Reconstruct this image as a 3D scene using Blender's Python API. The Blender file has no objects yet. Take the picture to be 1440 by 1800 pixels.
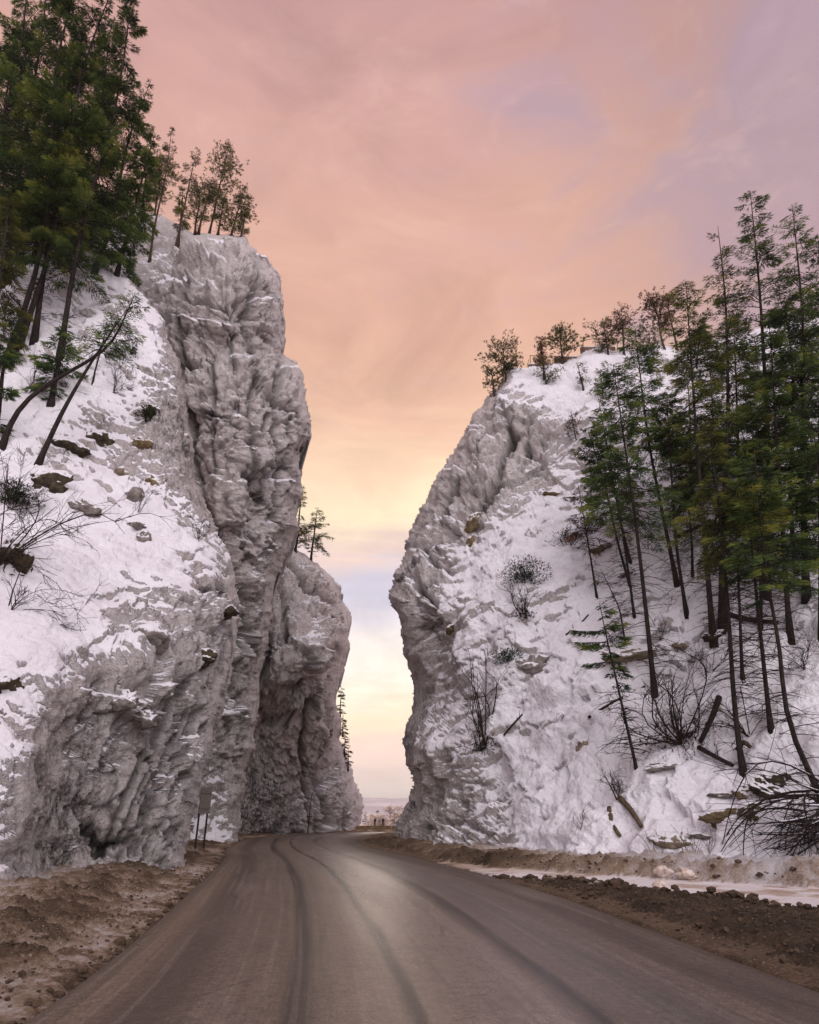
import bpy, math, random
import numpy as np
from mathutils import Vector

# ------------------------------------------------------------------ camera, world, sun, exposure
C = bpy.context.scene.collection
SC = bpy.context.scene
TILT = math.radians(24.23)
CAM_Z = 1.7
cam_d = bpy.data.cameras.new('camera')
cam = bpy.data.objects.new('camera', cam_d)
C.objects.link(cam)
cam.location = (0, 0, CAM_Z)
cam.rotation_euler = (math.pi / 2 + TILT, 0, 0)
cam_d.sensor_fit = 'VERTICAL'
cam_d.sensor_height = 36.0
cam_d.lens = 24.0
cam_d.clip_start = 0.1
cam_d.clip_end = 30000
SC.camera = cam
SC.render.resolution_x, SC.render.resolution_y = 819, 1024
SC.view_settings.view_transform = 'Standard'
SC.view_settings.look = 'None'
SC.view_settings.exposure = 0.44
SC.view_settings.gamma = 1.0
SC.view_settings.use_curve_mapping = False
SC.cycles.max_bounces = 5
SC.cycles.diffuse_bounces = 4
SC.cycles.volume_bounces = 0


def lin(r, g, b):
    f = lambda c: c / 12.92 if c <= 0.04045 else ((c + 0.055) / 1.055) ** 2.4
    return (f(r), f(g), f(b), 1.0)


class NT:
    """small helper round a node tree"""
    def __init__(s, tree):
        s.t = tree
        s.n = tree.nodes
        for x in list(s.n):
            s.n.remove(x)

    def new(s, typ, **kw):
        n = s.n.new(typ)
        for k, v in kw.items():
            setattr(n, k, v)
        return n

    def link(s, a, b):
        s.t.links.new(a, b)

    def put(s, sock, v):
        if isinstance(v, (int, float, tuple, list)):
            sock.default_value = v
        else:
            s.link(v, sock)

    def math(s, op, a, b=None, clamp=False):
        n = s.new('ShaderNodeMath', operation=op, use_clamp=clamp)
        s.put(n.inputs[0], a)
        if b is not None:
            s.put(n.inputs[1], b)
        return n.outputs[0]

    def mix(s, fac, a, b, blend='MIX'):
        n = s.new('ShaderNodeMix', data_type='RGBA', blend_type=blend)
        n.clamp_factor = True
        s.put(n.inputs[0], fac)
        s.put(n.inputs[6], a)
        s.put(n.inputs[7], b)
        return n.outputs[2]

    def noise(s, vec, scale, detail=4, rough=0.55, dist=0.0):
        n = s.new('ShaderNodeTexNoise')
        if vec is not None:
            s.link(vec, n.inputs['Vector'])
        n.inputs['Scale'].default_value = scale
        n.inputs['Detail'].default_value = detail
        n.inputs['Roughness'].default_value = rough
        n.inputs['Distortion'].default_value = dist
        return n.outputs[0]

    def ramp(s, fac, stops, interp='LINEAR'):
        n = s.new('ShaderNodeValToRGB')
        cr = n.color_ramp
        cr.interpolation = interp
        while len(cr.elements) < len(stops):
            cr.elements.new(0.5)
        for e, (p, c) in zip(cr.elements, stops):
            e.position = p
            e.color = c if not isinstance(c, (int, float)) else (c, c, c, 1)
        s.put(n.inputs[0], fac)
        return n.outputs[0]

    def smooth(s, v, lo, hi):
        n = s.new('ShaderNodeMapRange', interpolation_type='SMOOTHSTEP')
        s.put(n.inputs[0], v)
        n.inputs[1].default_value = lo
        n.inputs[2].default_value = hi
        return n.outputs[0]

    def mapping(s, vec, scale=(1, 1, 1), rot=(0, 0, 0)):
        n = s.new('ShaderNodeMapping')
        s.link(vec, n.inputs[0])
        n.inputs['Scale'].default_value = scale
        n.inputs['Rotation'].default_value = rot
        return n.outputs[0]

    def attr(s, name):
        n = s.new('ShaderNodeAttribute', attribute_name=name)
        return n.outputs['Fac']


SUN_ELEV = math.radians(36)
SUN_AZ = math.radians(162)          # compass direction the soft light comes from (0 = +Y, clockwise)
world = bpy.data.worlds.new('World')
SC.world = world
world.use_nodes = True
w = NT(world.node_tree)
tc = w.new('ShaderNodeTexCoord').outputs['Generated']
sep = w.new('ShaderNodeSeparateXYZ')
w.link(tc, sep.inputs[0])
sx, sy, sz = sep.outputs
n1 = w.noise(w.mapping(tc, (1.0, 1.0, 2.6)), 2.3, 6, 0.55, 0.4)
n2 = w.noise(w.mapping(tc, (1.4, 1.4, 3.2), (0.2, 0.35, 0)), 2.6, 8, 0.58, 0.8)
n3 = w.noise(w.mapping(tc, (1.0, 1.0, 7.0), (0.0, 0.12, 0)), 5.0, 7, 0.6, 0.8)
warp = w.math('MULTIPLY', w.math('SUBTRACT', n1, 0.5), 0.16)
warp2 = w.math('MULTIPLY', w.math('SUBTRACT', n3, 0.5), 0.07)
zz = w.math('ADD', w.math('ADD', sz, warp), w.math('ADD', warp2, w.math('MULTIPLY', sx, -0.02)))
sky_front = w.ramp(zz, [
    (0.0, lin(1.0, .96, .92)), (.045, lin(.95, .85, .81)), (.09, lin(.97, .84, .77)), (.13, lin(1.0, .90, .77)),
    (.175, lin(1.0, .97, .90)), (.23, lin(1.0, .955, .92)), (.275, lin(.955, .915, .935)), (.325, lin(.865, .84, .905)),
    (.365, lin(.95, .84, .80)), (.41, lin(1.0, .91, .77)), (.46, lin(.99, .85, .72)), (.54, lin(.93, .75, .645)),
    (.64, lin(.895, .70, .615)), (.75, lin(.86, .675, .615)), (.87, lin(.79, .615, .60)), (1.0, lin(.74, .60, .62))])
lav = w.smooth(w.math('ADD', w.math('ADD', sx, w.math('MULTIPLY', w.math('SUBTRACT', n2, 0.5), 0.9)), w.math('MULTIPLY', w.math('SUBTRACT', sz, .6), .35)), .17, .52)
c1 = w.mix(w.math('MULTIPLY', lav, .72), sky_front, lin(.625, .56, .635))
back = w.smooth(sy, .35, -.55)
c2 = w.mix(w.math('MULTIPLY', back, .85), c1, lin(.79, .775, .85))
shade = w.ramp(n2, [(.30, .84), (.5, 1.0), (.70, 1.13)])
n4 = w.noise(w.mapping(tc, (1.5, 1.5, 4.0), (.1, .3, .2)), 6.5, 9, .62, .5)
c2 = w.mix(w.math('MULTIPLY', w.smooth(n4, .52, .72), .12), c2, lin(.78, .66, .70))
c2 = w.mix(w.math('MULTIPLY', w.smooth(n4, .48, .30), .12), c2, lin(.98, .82, .74))
c3 = w.mix(1.0, c2, shade, 'MULTIPLY')
glow = w.math('MULTIPLY', w.smooth(zz, .32, .17), .12)
glow = w.math('ADD', glow, w.math('MULTIPLY', w.math('MULTIPLY', w.smooth(zz, .37, .42), w.smooth(zz, .50, .44)), .10))
wisp = w.math('ADD', .80, w.math('MULTIPLY', w.smooth(n3, .35, .65), .4))
front_ = w.smooth(sy, .3, .8)
c3 = w.mix(1.0, c3, w.ramp(w.math('MULTIPLY', w.math('ADD', 1.0, w.math('MULTIPLY', w.math('MULTIPLY', glow, wisp), front_)), .5), [(0, 0.0), (1, 1.0)]), 'MULTIPLY')
skyt = w.new('ShaderNodeTexSky', sky_type='NISHITA')
skyt.sun_disc = False
skyt.sun_elevation = SUN_ELEV
skyt.sun_rotation = SUN_AZ
bg_cloud = w.new('ShaderNodeBackground')
w.link(c3, bg_cloud.inputs[0])
bg_cloud.inputs[1].default_value = 1.64
bg_sky = w.new('ShaderNodeBackground')
w.link(skyt.outputs[0], bg_sky.inputs[0])
bg_sky.inputs[1].default_value = 0.05
mixs = w.new('ShaderNodeMixShader')
mixs.inputs[0].default_value = 0.94       # cloud cover over the blue sky
w.link(bg_sky.outputs[0], mixs.inputs[1])
w.link(bg_cloud.outputs[0], mixs.inputs[2])
wo = w.new('ShaderNodeOutputWorld')
w.link(mixs.outputs[0], wo.inputs['Surface'])

sun_d = bpy.data.lights.new('sun', 'SUN')
sun_d.energy = 1.5
sun_d.angle = math.radians(60)
sun_d.color = (1.0, .955, .96)
sun = bpy.data.objects.new('sun', sun_d)
C.objects.link(sun)
sd = Vector((math.sin(SUN_AZ) * math.cos(SUN_ELEV), math.cos(SUN_AZ) * math.cos(SUN_ELEV), math.sin(SUN_ELEV)))
sun.rotation_euler = sd.to_track_quat('Z', 'Y').to_euler()

# ------------------------------------------------------------------ helpers
CT, ST = math.cos(TILT), math.sin(TILT)
CAMP = np.array([0, 0, CAM_Z])


def rays(px, py):
    """direction through a point of the photograph, scaled so that its forward (Y) part is 1"""
    u = (np.asarray(px, float) - 720) / 1200
    v = (900 - np.asarray(py, float)) / 1200
    dy = CT - v * ST
    dz = v * CT + ST
    return np.stack([u / dy, np.ones_like(dy), dz / dy], -1)


def at_Y(px, py, Y):
    return CAMP + rays(px, py) * np.asarray(Y, float)[..., None]


def on_ground(px, py, z=0.0):
    r = rays(px, py)
    return CAMP + r * ((z - CAM_Z) / r[..., 2])[..., None]


def sstep(x, lo, hi):
    t = np.clip((x - lo) / (hi - lo), 0, 1)
    return t * t * (3 - 2 * t)


_rng = np.random.RandomState(7)
_perm = _rng.permutation(256)
_perm = np.concatenate([_perm, _perm, _perm])
_g = _rng.normal(size=(256, 3))
_g /= np.linalg.norm(_g, axis=1)[:, None]
_g = _g.astype(np.float32)
_rv = _rng.rand(256, 8).astype(np.float32)


def perlin(P, seed=0):
    P = np.asarray(P, np.float32) + seed * 17.31
    i = np.floor(P).astype(np.int32)
    f = P - i
    i &= 255
    u = f * f * f * (f * (f * 6 - 15) + 10)
    out = 0
    for dx in (0, 1):
        wx = u[:, 0] if dx else 1 - u[:, 0]
        a = _perm[i[:, 0] + dx]
        for dy in (0, 1):
            wy = wx * (u[:, 1] if dy else 1 - u[:, 1])
            b = _perm[a + i[:, 1] + dy]
            for dz in (0, 1):
                g = _g[_perm[b + i[:, 2] + dz]]
                d = g[:, 0] * (f[:, 0] - dx) + g[:, 1] * (f[:, 1] - dy) + g[:, 2] * (f[:, 2] - dz)
                out = out + wy * (u[:, 2] if dz else 1 - u[:, 2]) * d
    return out * 1.5


def fbm(P, octs, seed=0, gain=.5, ridged=False):
    a, s, out = 1.0, 1.0, 0
    for k in range(octs):
        n = perlin(P * s, seed + k)
        out = out + a * ((1 - 2 * np.abs(n)) if ridged else n)
        a *= gain
        s *= 2.03
    return out


def cells(P, seed=0):
    """fractured facets: a value that is a tilted plane in each Voronoi cell, and how near the cell's border is"""
    P = np.asarray(P, np.float32) + seed * 11.7
    i = np.floor(P).astype(np.int32)
    f = P - i
    n = len(P)
    d1 = np.full(n, 9, np.float32)
    d2 = np.full(n, 9, np.float32)
    val = np.zeros(n, np.float32)
    for dx in (-1, 0, 1):
        for dy in (-1, 0, 1):
            for dz in (-1, 0, 1):
                h = _perm[_perm[_perm[(i[:, 0] + dx) & 255] + ((i[:, 1] + dy) & 255)] + ((i[:, 2] + dz) & 255)]
                r = _rv[h]
                vx = dx + r[:, 0] - f[:, 0]
                vy = dy + r[:, 1] - f[:, 1]
                vz = dz + r[:, 2] - f[:, 2]
                d = vx * vx + vy * vy + vz * vz
                m = d < d1
                d2 = np.where(m, d1, np.minimum(d2, d))
                v = (r[:, 3] - .5) - ((r[:, 4] - .5) * vx + (r[:, 5] - .5) * vy + (r[:, 6] - .5) * vz) * 1.6
                val = np.where(m, v, val)
                d1 = np.where(m, d, d1)
    return val, np.sqrt(d2) - np.sqrt(d1)


def mk_mesh(name, V, faces, mats=(), smooth=True, midx=None, attrs=None):
    """faces: list of (m, k) index arrays"""
    me = bpy.data.meshes.new(name)
    V = np.asarray(V, np.float32)
    me.vertices.add(len(V))
    me.vertices.foreach_set('co', V.ravel())
    loops = np.concatenate([np.asarray(f).ravel() for f in faces]).astype(np.int32)
    cnt = np.concatenate([np.full(len(f), np.asarray(f).shape[1], np.int32) for f in faces])
    st = np.concatenate([[0], np.cumsum(cnt)[:-1]]).astype(np.int32)
    me.loops.add(len(loops))
    me.loops.foreach_set('vertex_index', loops)
    me.polygons.add(len(cnt))
    me.polygons.foreach_set('loop_start', st)
    me.polygons.foreach_set('loop_total', cnt)
    me.polygons.foreach_set('use_smooth', np.full(len(cnt), bool(smooth)))
    if midx is not None:
        me.polygons.foreach_set('material_index', np.asarray(midx, np.int32))
    for k, v in (attrs or {}).items():
        a = me.attributes.new(k, 'FLOAT', 'POINT')
        a.data.foreach_set('value', np.asarray(v, np.float32))
    for m in mats:
        me.materials.append(m)
    me.update(calc_edges=True)
    return me


def link(name, me, parent=None, loc=None):
    o = bpy.data.objects.new(name, me)
    C.objects.link(o)
    if parent is not None:
        o.parent = parent
    if loc is not None:
        o.location = loc
    return o


def tag(o, label=None, cat=None, group=None, kind=None):
    if label:
        o['label'] = label
    if cat:
        o['category'] = cat
    if group:
        o['group'] = group
    if kind:
        o['kind'] = kind
    return o


def thing(name, loc, label, cat, group=None):
    o = bpy.data.objects.new(name, None)
    o.empty_display_size = .3
    C.objects.link(o)
    o.location = [float(v) for v in loc]
    return tag(o, label, cat, group)


def tubes(paths, radii, sides, caps=False):
    """paths (m, n, 3), radii (m, n) -> V, [faces]"""
    paths = np.asarray(paths, float)
    radii = np.asarray(radii, float)
    m, n, _ = paths.shape
    T = np.gradient(paths, axis=1)
    T /= np.linalg.norm(T, axis=2, keepdims=True) + 1e-9
    ref = np.where(np.abs(T[..., 2:3]) > .9, np.array([1., 0, 0]), np.array([0, 0, 1.]))
    ref = np.repeat(ref[:, n // 2:n // 2 + 1], n, 1)
    A = np.cross(T, ref)
    A /= np.linalg.norm(A, axis=2, keepdims=True) + 1e-9
    B = np.cross(T, A)
    ang = np.arange(sides) * 2 * np.pi / sides
    V = paths[:, :, None] + radii[:, :, None, None] * (np.cos(ang)[:, None] * A[:, :, None] + np.sin(ang)[:, None] * B[:, :, None])
    idx = np.arange(m * n * sides).reshape(m, n, sides)
    a = idx[:, :-1]
    b = idx[:, 1:]
    F = np.stack([a, np.roll(a, -1, 2), np.roll(b, -1, 2), b], -1).reshape(-1, 4)
    fs = [F]
    if caps:
        fs.append(idx[:, 0, ::-1].reshape(m, sides))
        fs.append(idx[:, -1].reshape(m, sides))
    return V.reshape(-1, 3), fs


class MB:
    """collects shapes into one mesh"""
    def __init__(s):
        s.V, s.F, s.M, s.n = [], {}, {}, 0

    def add(s, V, faces, mat=0):
        for f in faces:
            f = np.asarray(f) + s.n
            s.F.setdefault(f.shape[1], []).append(f)
            s.M.setdefault(f.shape[1], []).append(np.full(len(f), mat))
        s.V.append(np.asarray(V, float))
        s.n += len(V)
        return s

    def box(s, c, size, rotz=0.0, mat=0, bevel=0.0, tilt=0.0):
        c = np.array(c, float)
        h = np.array(size, float) / 2
        b = min(bevel, h.min() * .9)
        pts = []
        for z, ins in ((-h[2], b), (-h[2] + b, 0), (h[2] - b, 0), (h[2], b)):
            for x, y in ((-1, -1), (1, -1), (1, 1), (-1, 1)):
                pts.append((x * (h[0] - ins), y * (h[1] - ins), z))
        P = np.array(pts)
        ct, st = math.cos(tilt), math.sin(tilt)
        P = np.stack([P[:, 0], P[:, 1] * ct - P[:, 2] * st, P[:, 1] * st + P[:, 2] * ct], -1)
        cz, sz_ = math.cos(rotz), math.sin(rotz)
        P = np.stack([P[:, 0] * cz - P[:, 1] * sz_, P[:, 0] * sz_ + P[:, 1] * cz, P[:, 2]], -1) + c
        F = [[3, 2, 1, 0], [12, 13, 14, 15]]
        for k in range(3):
            for j in range(4):
                F.append([k * 4 + j, k * 4 + (j + 1) % 4, k * 4 + 4 + (j + 1) % 4, k * 4 + 4 + j])
        return s.add(P, [np.array(F)], mat)

    def tube(s, path, radii, sides=8, mat=0, caps=True):
        path = np.asarray(path, float)
        if np.isscalar(radii):
            radii = np.full(len(path), radii)
        V, F = tubes(path[None], np.asarray(radii)[None], sides, caps)
        return s.add(V, F, mat)

    def mesh(s, name, mats, smooth=True):
        fs = [np.concatenate(v) for v in s.F.values()]
        mi = np.concatenate([np.concatenate(v) for v in s.M.values()])
        return mk_mesh(name, np.concatenate(s.V), fs, mats, smooth, mi)


def in_poly(px, py, poly):
    inside = np.zeros(px.shape, bool)
    n = len(poly)
    for i in range(n):
        x1, y1 = poly[i]
        x2, y2 = poly[(i + 1) % n]
        if y1 == y2:
            continue
        c = ((y1 > py) != (y2 > py)) & (px < (x2 - x1) * (py - y1) / (y2 - y1) + x1)
        inside ^= c
    return inside


def dist_line(px, py, line):
    d = np.full(px.shape, 1e9)
    for (x1, y1), (x2, y2) in zip(line[:-1], line[1:]):
        l2 = (x2 - x1) ** 2 + (y2 - y1) ** 2 + 1e-9
        t = np.clip(((px - x1) * (x2 - x1) + (py - y1) * (y2 - y1)) / l2, 0, 1)
        d = np.minimum(d, np.hypot(px - x1 - t * (x2 - x1), py - y1 - t * (y2 - y1)))
    return d


def tps(ctrl, px, py, smooth=1e-4):
    c = np.array(ctrl, float)
    X = c[:, :2] / 500
    n = len(X)
    d2 = ((X[:, None] - X[None]) ** 2).sum(-1)
    K = d2 * np.log(d2 + 1e-9) * .5 + np.eye(n) * smooth
    A = np.zeros((n + 3, n + 3))
    A[:n, :n] = K
    A[:n, n] = 1
    A[:n, n + 1:] = X
    A[n, :n] = 1
    A[n + 1:, :n] = X.T
    sol = np.linalg.solve(A, np.concatenate([c[:, 2], np.zeros(3)]))
    Q = np.stack([px.ravel(), py.ravel()], -1) / 500
    out = sol[n] + Q @ sol[n + 1:]
    for k in range(n):
        dd = ((Q - X[k]) ** 2).sum(-1)
        out += sol[k] * dd * np.log(dd + 1e-9) * .5
    return out.reshape(px.shape)


def idw(ctrl, px, py, pw=3.0):
    num, den = 0, 0
    for x, y, v in ctrl:
        wgt = 1 / (((px - x) ** 2 + (py - y) ** 2) / 1e3 + .5) ** (pw / 2)
        num = num + wgt * v
        den = den + wgt
    return num / den


# ------------------------------------------------------------------ materials
def principled(m, rough=.8, spec=.3):
    t = NT(m.node_tree)
    p = t.new('ShaderNodeBsdfPrincipled')
    p.inputs['Roughness'].default_value = rough
    p.inputs['Specular IOR Level'].default_value = spec
    o = t.new('ShaderNodeOutputMaterial')
    t.link(p.outputs[0], o.inputs[0])
    return t, p


def new_mat(name):
    m = bpy.data.materials.new(name)
    m.use_nodes = True
    return m


SNOW = lin(.905, .888, .90)


def bump(t, p, h, strength, dist):
    b = t.new('ShaderNodeBump')
    b.inputs['Strength'].default_value = strength
    b.inputs['Distance'].default_value = dist
    t.put(b.inputs['Height'], h)
    t.link(b.outputs[0], p.inputs['Normal'])


def rock_material(name, tint, streak):
    """frosted limestone under patchy snow; 'snow' and 'rime' are written on the mesh"""
    m = new_mat(name)
    t, p = principled(m, .85, .2)
    oc = t.new('ShaderNodeTexCoord').outputs['Object']
    big = t.noise(oc, .22, 5, .6)
    mid = t.noise(oc, 1.1, 7, .62, .3)
    fine = t.noise(oc, 6.0, 6, .65)
    vs = t.noise(t.mapping(oc, (1.6, 1.6, .22), streak), 1.3, 6, .6)
    base = t.mix(t.smooth(big, .35, .65), lin(.80, .72, .695), lin(.88, .83, .81))
    base = t.mix(t.math('MULTIPLY', t.smooth(mid, .45, .72), .7), base, lin(*tint))
    base = t.mix(t.math('MULTIPLY', t.smooth(vs, .56, .70), .55), base, lin(.50, .455, .44))
    ochre = t.math('MULTIPLY', t.smooth(t.noise(oc, .8, 5, .7, .5), .62, .72), .55)
    base = t.mix(ochre, base, lin(.46, .345, .25))
    speck = t.smooth(fine, .63, .72)
    base = t.mix(t.math('MULTIPLY', speck, .45), base, lin(.36, .33, .315))
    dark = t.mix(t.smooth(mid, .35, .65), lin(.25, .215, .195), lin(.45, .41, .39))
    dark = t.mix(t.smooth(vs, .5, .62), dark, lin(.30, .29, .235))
    rock_tone = t.math('ADD', t.attr('rock_tone'), t.math('MULTIPLY', t.math('SUBTRACT', mid, .5), .9))
    rk = t.mix(t.smooth(rock_tone, .25, .75), dark, base)  # low values turn the rock dark brown in recesses and hollows
    frost = t.smooth(t.math('ADD', t.noise(t.mapping(oc, (1, 1, .55), streak), 3.4, 8, .72, .3), t.math('MULTIPLY', t.attr('rock_tone'), .10)), .46, .61)
    rk = t.mix(t.math('MULTIPLY', frost, .8), rk, lin(.90, .86, .85))
    for sc_, wd_, am_ in ((1.5, .020, .55), (4.2, .034, .5)):
        nn = t.noise(t.mapping(oc, (1, 1, .6), streak), sc_, 6, .62, .35)
        ln_ = t.smooth(t.math('ABSOLUTE', t.math('SUBTRACT', nn, .5)), wd_, .004)
        rk = t.mix(t.math('MULTIPLY', ln_, am_), rk, lin(.93, .905, .90))
    pock = t.smooth(t.noise(t.mapping(oc, (1, 1, .7), streak), 1.7, 4, .6, .2), .66, .71)
    rk = t.mix(t.math('MULTIPLY', pock, .65), rk, lin(.31, .26, .23))
    crack = t.math('MULTIPLY', t.attr('crack'), .85)
    rk = t.mix(crack, rk, lin(.22, .195, .18))
    sfac = t.math('ADD', t.attr('snow'), t.math('MULTIPLY', t.math('SUBTRACT', fine, .5), .75))
    sfac = t.math('ADD', sfac, t.math('MULTIPLY', t.math('SUBTRACT', t.noise(oc, 2.6, 4, .6), .5), .5))
    sm = t.smooth(sfac, -.06, .22)
    sn = t.mix(t.smooth(t.noise(oc, .5, 4, .6), .35, .7), SNOW, lin(.875, .85, .865))
    t.link(t.mix(sm, rk, sn), p.inputs['Base Color'])
    rn = t.new('ShaderNodeTexNoise', noise_type='RIDGED_MULTIFRACTAL')
    t.link(t.mapping(oc, (1.15, 1.15, .7), streak), rn.inputs['Vector'])
    rn.inputs['Scale'].default_value = 1.5
    rn.inputs['Detail'].default_value = 9
    rn.inputs['Roughness'].default_value = .62
    rb = t.math('ADD', t.math('MULTIPLY', rn.outputs[0], .35), t.noise(oc, 4.2, 9, .7, .4))
    sb = t.noise(oc, 5.0, 5, .55)
    h = t.math('ADD', t.math('MULTIPLY', rb, t.math('SUBTRACT', 1.15, sm)), t.math('MULTIPLY', sb, .3))
    bump(t, p, h, 1.0, .42)
    return m


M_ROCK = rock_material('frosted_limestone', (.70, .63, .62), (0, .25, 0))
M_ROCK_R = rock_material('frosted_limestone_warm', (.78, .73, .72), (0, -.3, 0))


def stone_mat(name, a, b):
    m = new_mat(name)
    t, p = principled(m, .85, .2)
    oc = t.new('ShaderNodeTexCoord').outputs['Object']
    geo = t.new('ShaderNodeNewGeometry')
    s3 = t.new('ShaderNodeSeparateXYZ')
    t.link(geo.outputs['Normal'], s3.inputs[0])
    n = t.noise(oc, 2.5, 7, .65)
    col = t.mix(t.smooth(n, .35, .65), lin(*a), lin(*b))
    sm = t.smooth(t.math('ADD', s3.outputs[2], t.math('MULTIPLY', t.math('SUBTRACT', t.noise(oc, 4, 5), .5), 1.2)), .28, .46)
    t.link(t.mix(sm, col, SNOW), p.inputs['Base Color'])
    bump(t, p, t.noise(oc, 6, 8, .7), .7, .15)
    return m


M_STONE_TAN = stone_mat('tan_stone', (.43, .38, .32), (.58, .52, .45))
M_STONE_DARK = stone_mat('mossy_dark_stone', (.17, .145, .115), (.34, .295, .23))
M_STONE_GREY = stone_mat('grey_stone', (.42, .39, .37), (.60, .56, .54))
M_STONE_OCHRE = stone_mat('ochre_stone', (.36, .30, .21), (.52, .45, .34))


def ground_material():
    m = new_mat('roadside_snow_and_dirt')
    t, p = principled(m, .8, .25)
    oc = t.new('ShaderNodeTexCoord').outputs['Object']
    n1_ = t.noise(oc, 1.2, 7, .65)
    n2_ = t.noise(oc, 15.0, 7, .72)
    d = t.math('ADD', t.attr('dirt'), t.math('MULTIPLY', t.math('SUBTRACT', n1_, .5), .55))
    d = t.math('ADD', d, t.math('MULTIPLY', t.math('SUBTRACT', n2_, .5), .8))
    fl = t.smooth(t.noise(oc, 22, 4, .7), .58, .66)
    d = t.math('SUBTRACT', d, t.math('MULTIPLY', t.math('MULTIPLY', fl, .55), t.smooth(n1_, .4, .62)))
    col = t.ramp(d, [(.02, SNOW), (.22, lin(.83, .775, .75)), (.42, lin(.68, .585, .50)), (.62, lin(.48, .395, .31)),
                     (.82, lin(.34, .275, .21)), (1.0, lin(.225, .175, .13))])
    t.link(col, p.inputs['Base Color'])
    t.link(t.ramp(t.attr('ice'), [(0, .85), (1, .38)]), p.inputs['Roughness'])
    h = t.math('ADD', t.noise(oc, 7, 8, .72), t.math('MULTIPLY', t.noise(oc, 30, 5, .7), .4))
    t_h = t.math('MULTIPLY', h, t.math('SUBTRACT', 1.0, t.math('MULTIPLY', t.attr('ice'), .8)))
    bump(t, p, t_h, 1.0, .22)
    return m


def road_material():
    m = new_mat('wet_dirty_asphalt')
    t, p = principled(m, .5, .5)
    uv = t.new('ShaderNodeUVMap').outputs[0]
    s2 = t.new('ShaderNodeSeparateXYZ')
    t.link(uv, s2.inputs[0])
    oc = t.new('ShaderNodeTexCoord').outputs['Object']
    u = s2.outputs[0]
    w1 = t.noise(t.mapping(uv, (4, .07, 1)), 1.0, 4, .55)
    w2 = t.noise(t.mapping(uv, (30, .35, 1)), 1.0, 6, .65)
    uu = t.math('ADD', u, t.math('ADD', t.math('MULTIPLY', t.math('SUBTRACT', w1, .5), .03), t.math('MULTIPLY', t.math('SUBTRACT', w2, .5), .022)))
    A, G, D, S, B = lin(.345, .295, .255), lin(.43, .375, .33), lin(.14, .108, .086), lin(.385, .32, .26), lin(.31, .28, .265)
    Dm = lin(.26, .212, .175)
    col = t.ramp(uu, [(0, lin(.26, .21, .17)), (.05, S), (.11, Dm), (.15, Dm), (.19, A), (.288, A), (.300, D), (.316, D), (.335, A), (.436, G), (.446, D), (.455, D), (.466, G),
                      (.62, G), (.645, Dm), (.655, D), (.664, D), (.676, A), (.76, B), (.85, A), (.89, Dm), (.93, Dm), (.965, lin(.30, .25, .21)), (1.0, lin(.24, .19, .15))])
    # patchy dust along the lanes
    dust = t.noise(t.mapping(uv, (9, .12, 1)), 1.0, 6, .62)
    col = t.mix(t.math('MULTIPLY', t.smooth(dust, .48, .75), .4), col, lin(.47, .42, .385))
    col = t.mix(t.math('MULTIPLY', t.smooth(t.noise(oc, .35, 5, .6), .45, .7), .25), col, lin(.27, .235, .21))
    streaks = t.noise(t.mapping(uv, (70, .10, 1)), 1.0, 5, .6)
    col = t.mix(t.math('MULTIPLY', t.smooth(streaks, .50, .66), .30), col, lin(.24, .205, .18))
    col = t.mix(t.math('MULTIPLY', t.smooth(streaks, .48, .34), .25), col, lin(.50, .455, .42))
    vor = t.new('ShaderNodeTexVoronoi', feature='DISTANCE_TO_EDGE')
    t.link(t.mapping(oc, (.55, .28, 1), (0, 0, .1)), vor.inputs['Vector'])
    vor.inputs['Scale'].default_value = .55
    cr_ = t.math('MULTIPLY', t.smooth(t.math('ADD', vor.outputs['Distance'], t.math('MULTIPLY', t.math('SUBTRACT', t.noise(oc, 3, 5, .7), .5), .06)), .012, .0), t.smooth(t.noise(oc, .3, 2), .5, .6))
    col = t.mix(t.math('MULTIPLY', cr_, .6), col, lin(.15, .125, .11))
    agg = t.noise(oc, 42, 3, .7)
    col = t.mix(1.0, col, t.ramp(agg, [(.3, .5), (.5, 1.0), (.7, 1.75)]), 'MULTIPLY')
    col = t.mix(1.0, col, t.ramp(t.noise(oc, 9, 6, .8), [(.3, .58), (.5, 1.0), (.7, 1.5)]), 'MULTIPLY')
    stone = t.smooth(t.noise(oc, 75, 2, .6), .66, .72)
    col = t.mix(t.math('MULTIPLY', stone, .45), col, lin(.55, .50, .47))
    t.link(col, p.inputs['Base Color'])
    r = t.ramp(uu, [(0, .8), (.16, .62), (.27, .55), (.31, .38), (.38, .38), (.45, .28), (.52, .25), (.60, .26), (.66, .36), (.78, .48), (.9, .65), (1, .8)])
    r2 = t.math('ADD', r, t.math('MULTIPLY', t.math('SUBTRACT', dust, .5), .3))
    t.link(r2, p.inputs['Roughness'])
    bump(t, p, t.math('ADD', agg, t.noise(oc, 12, 5, .75)), .30, .02)
    return m


def bark_mat(name, a, b):
    m = new_mat(name)
    t, p = principled(m, .9, .15)
    oc = t.new('ShaderNodeTexCoord').outputs['Object']
    n = t.noise(t.mapping(oc, (6, 6, 1.2)), 2.0, 6, .7)
    t.link(t.mix(t.smooth(n, .35, .65), lin(*a), lin(*b)), p.inputs['Base Color'])
    bump(t, p, n, .8, .05)
    return m


M_BARK = bark_mat('dark_bark', (.115, .10, .095), (.235, .20, .18))
M_BARK_BROWN = bark_mat('brown_bark', (.17, .135, .11), (.33, .265, .215))
M_TWIG = bark_mat('twig_bark', (.15, .115, .095), (.255, .20, .165))
M_DEADWOOD = bark_mat('weathered_wood', (.25, .21, .165), (.43, .37, .29))


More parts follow.
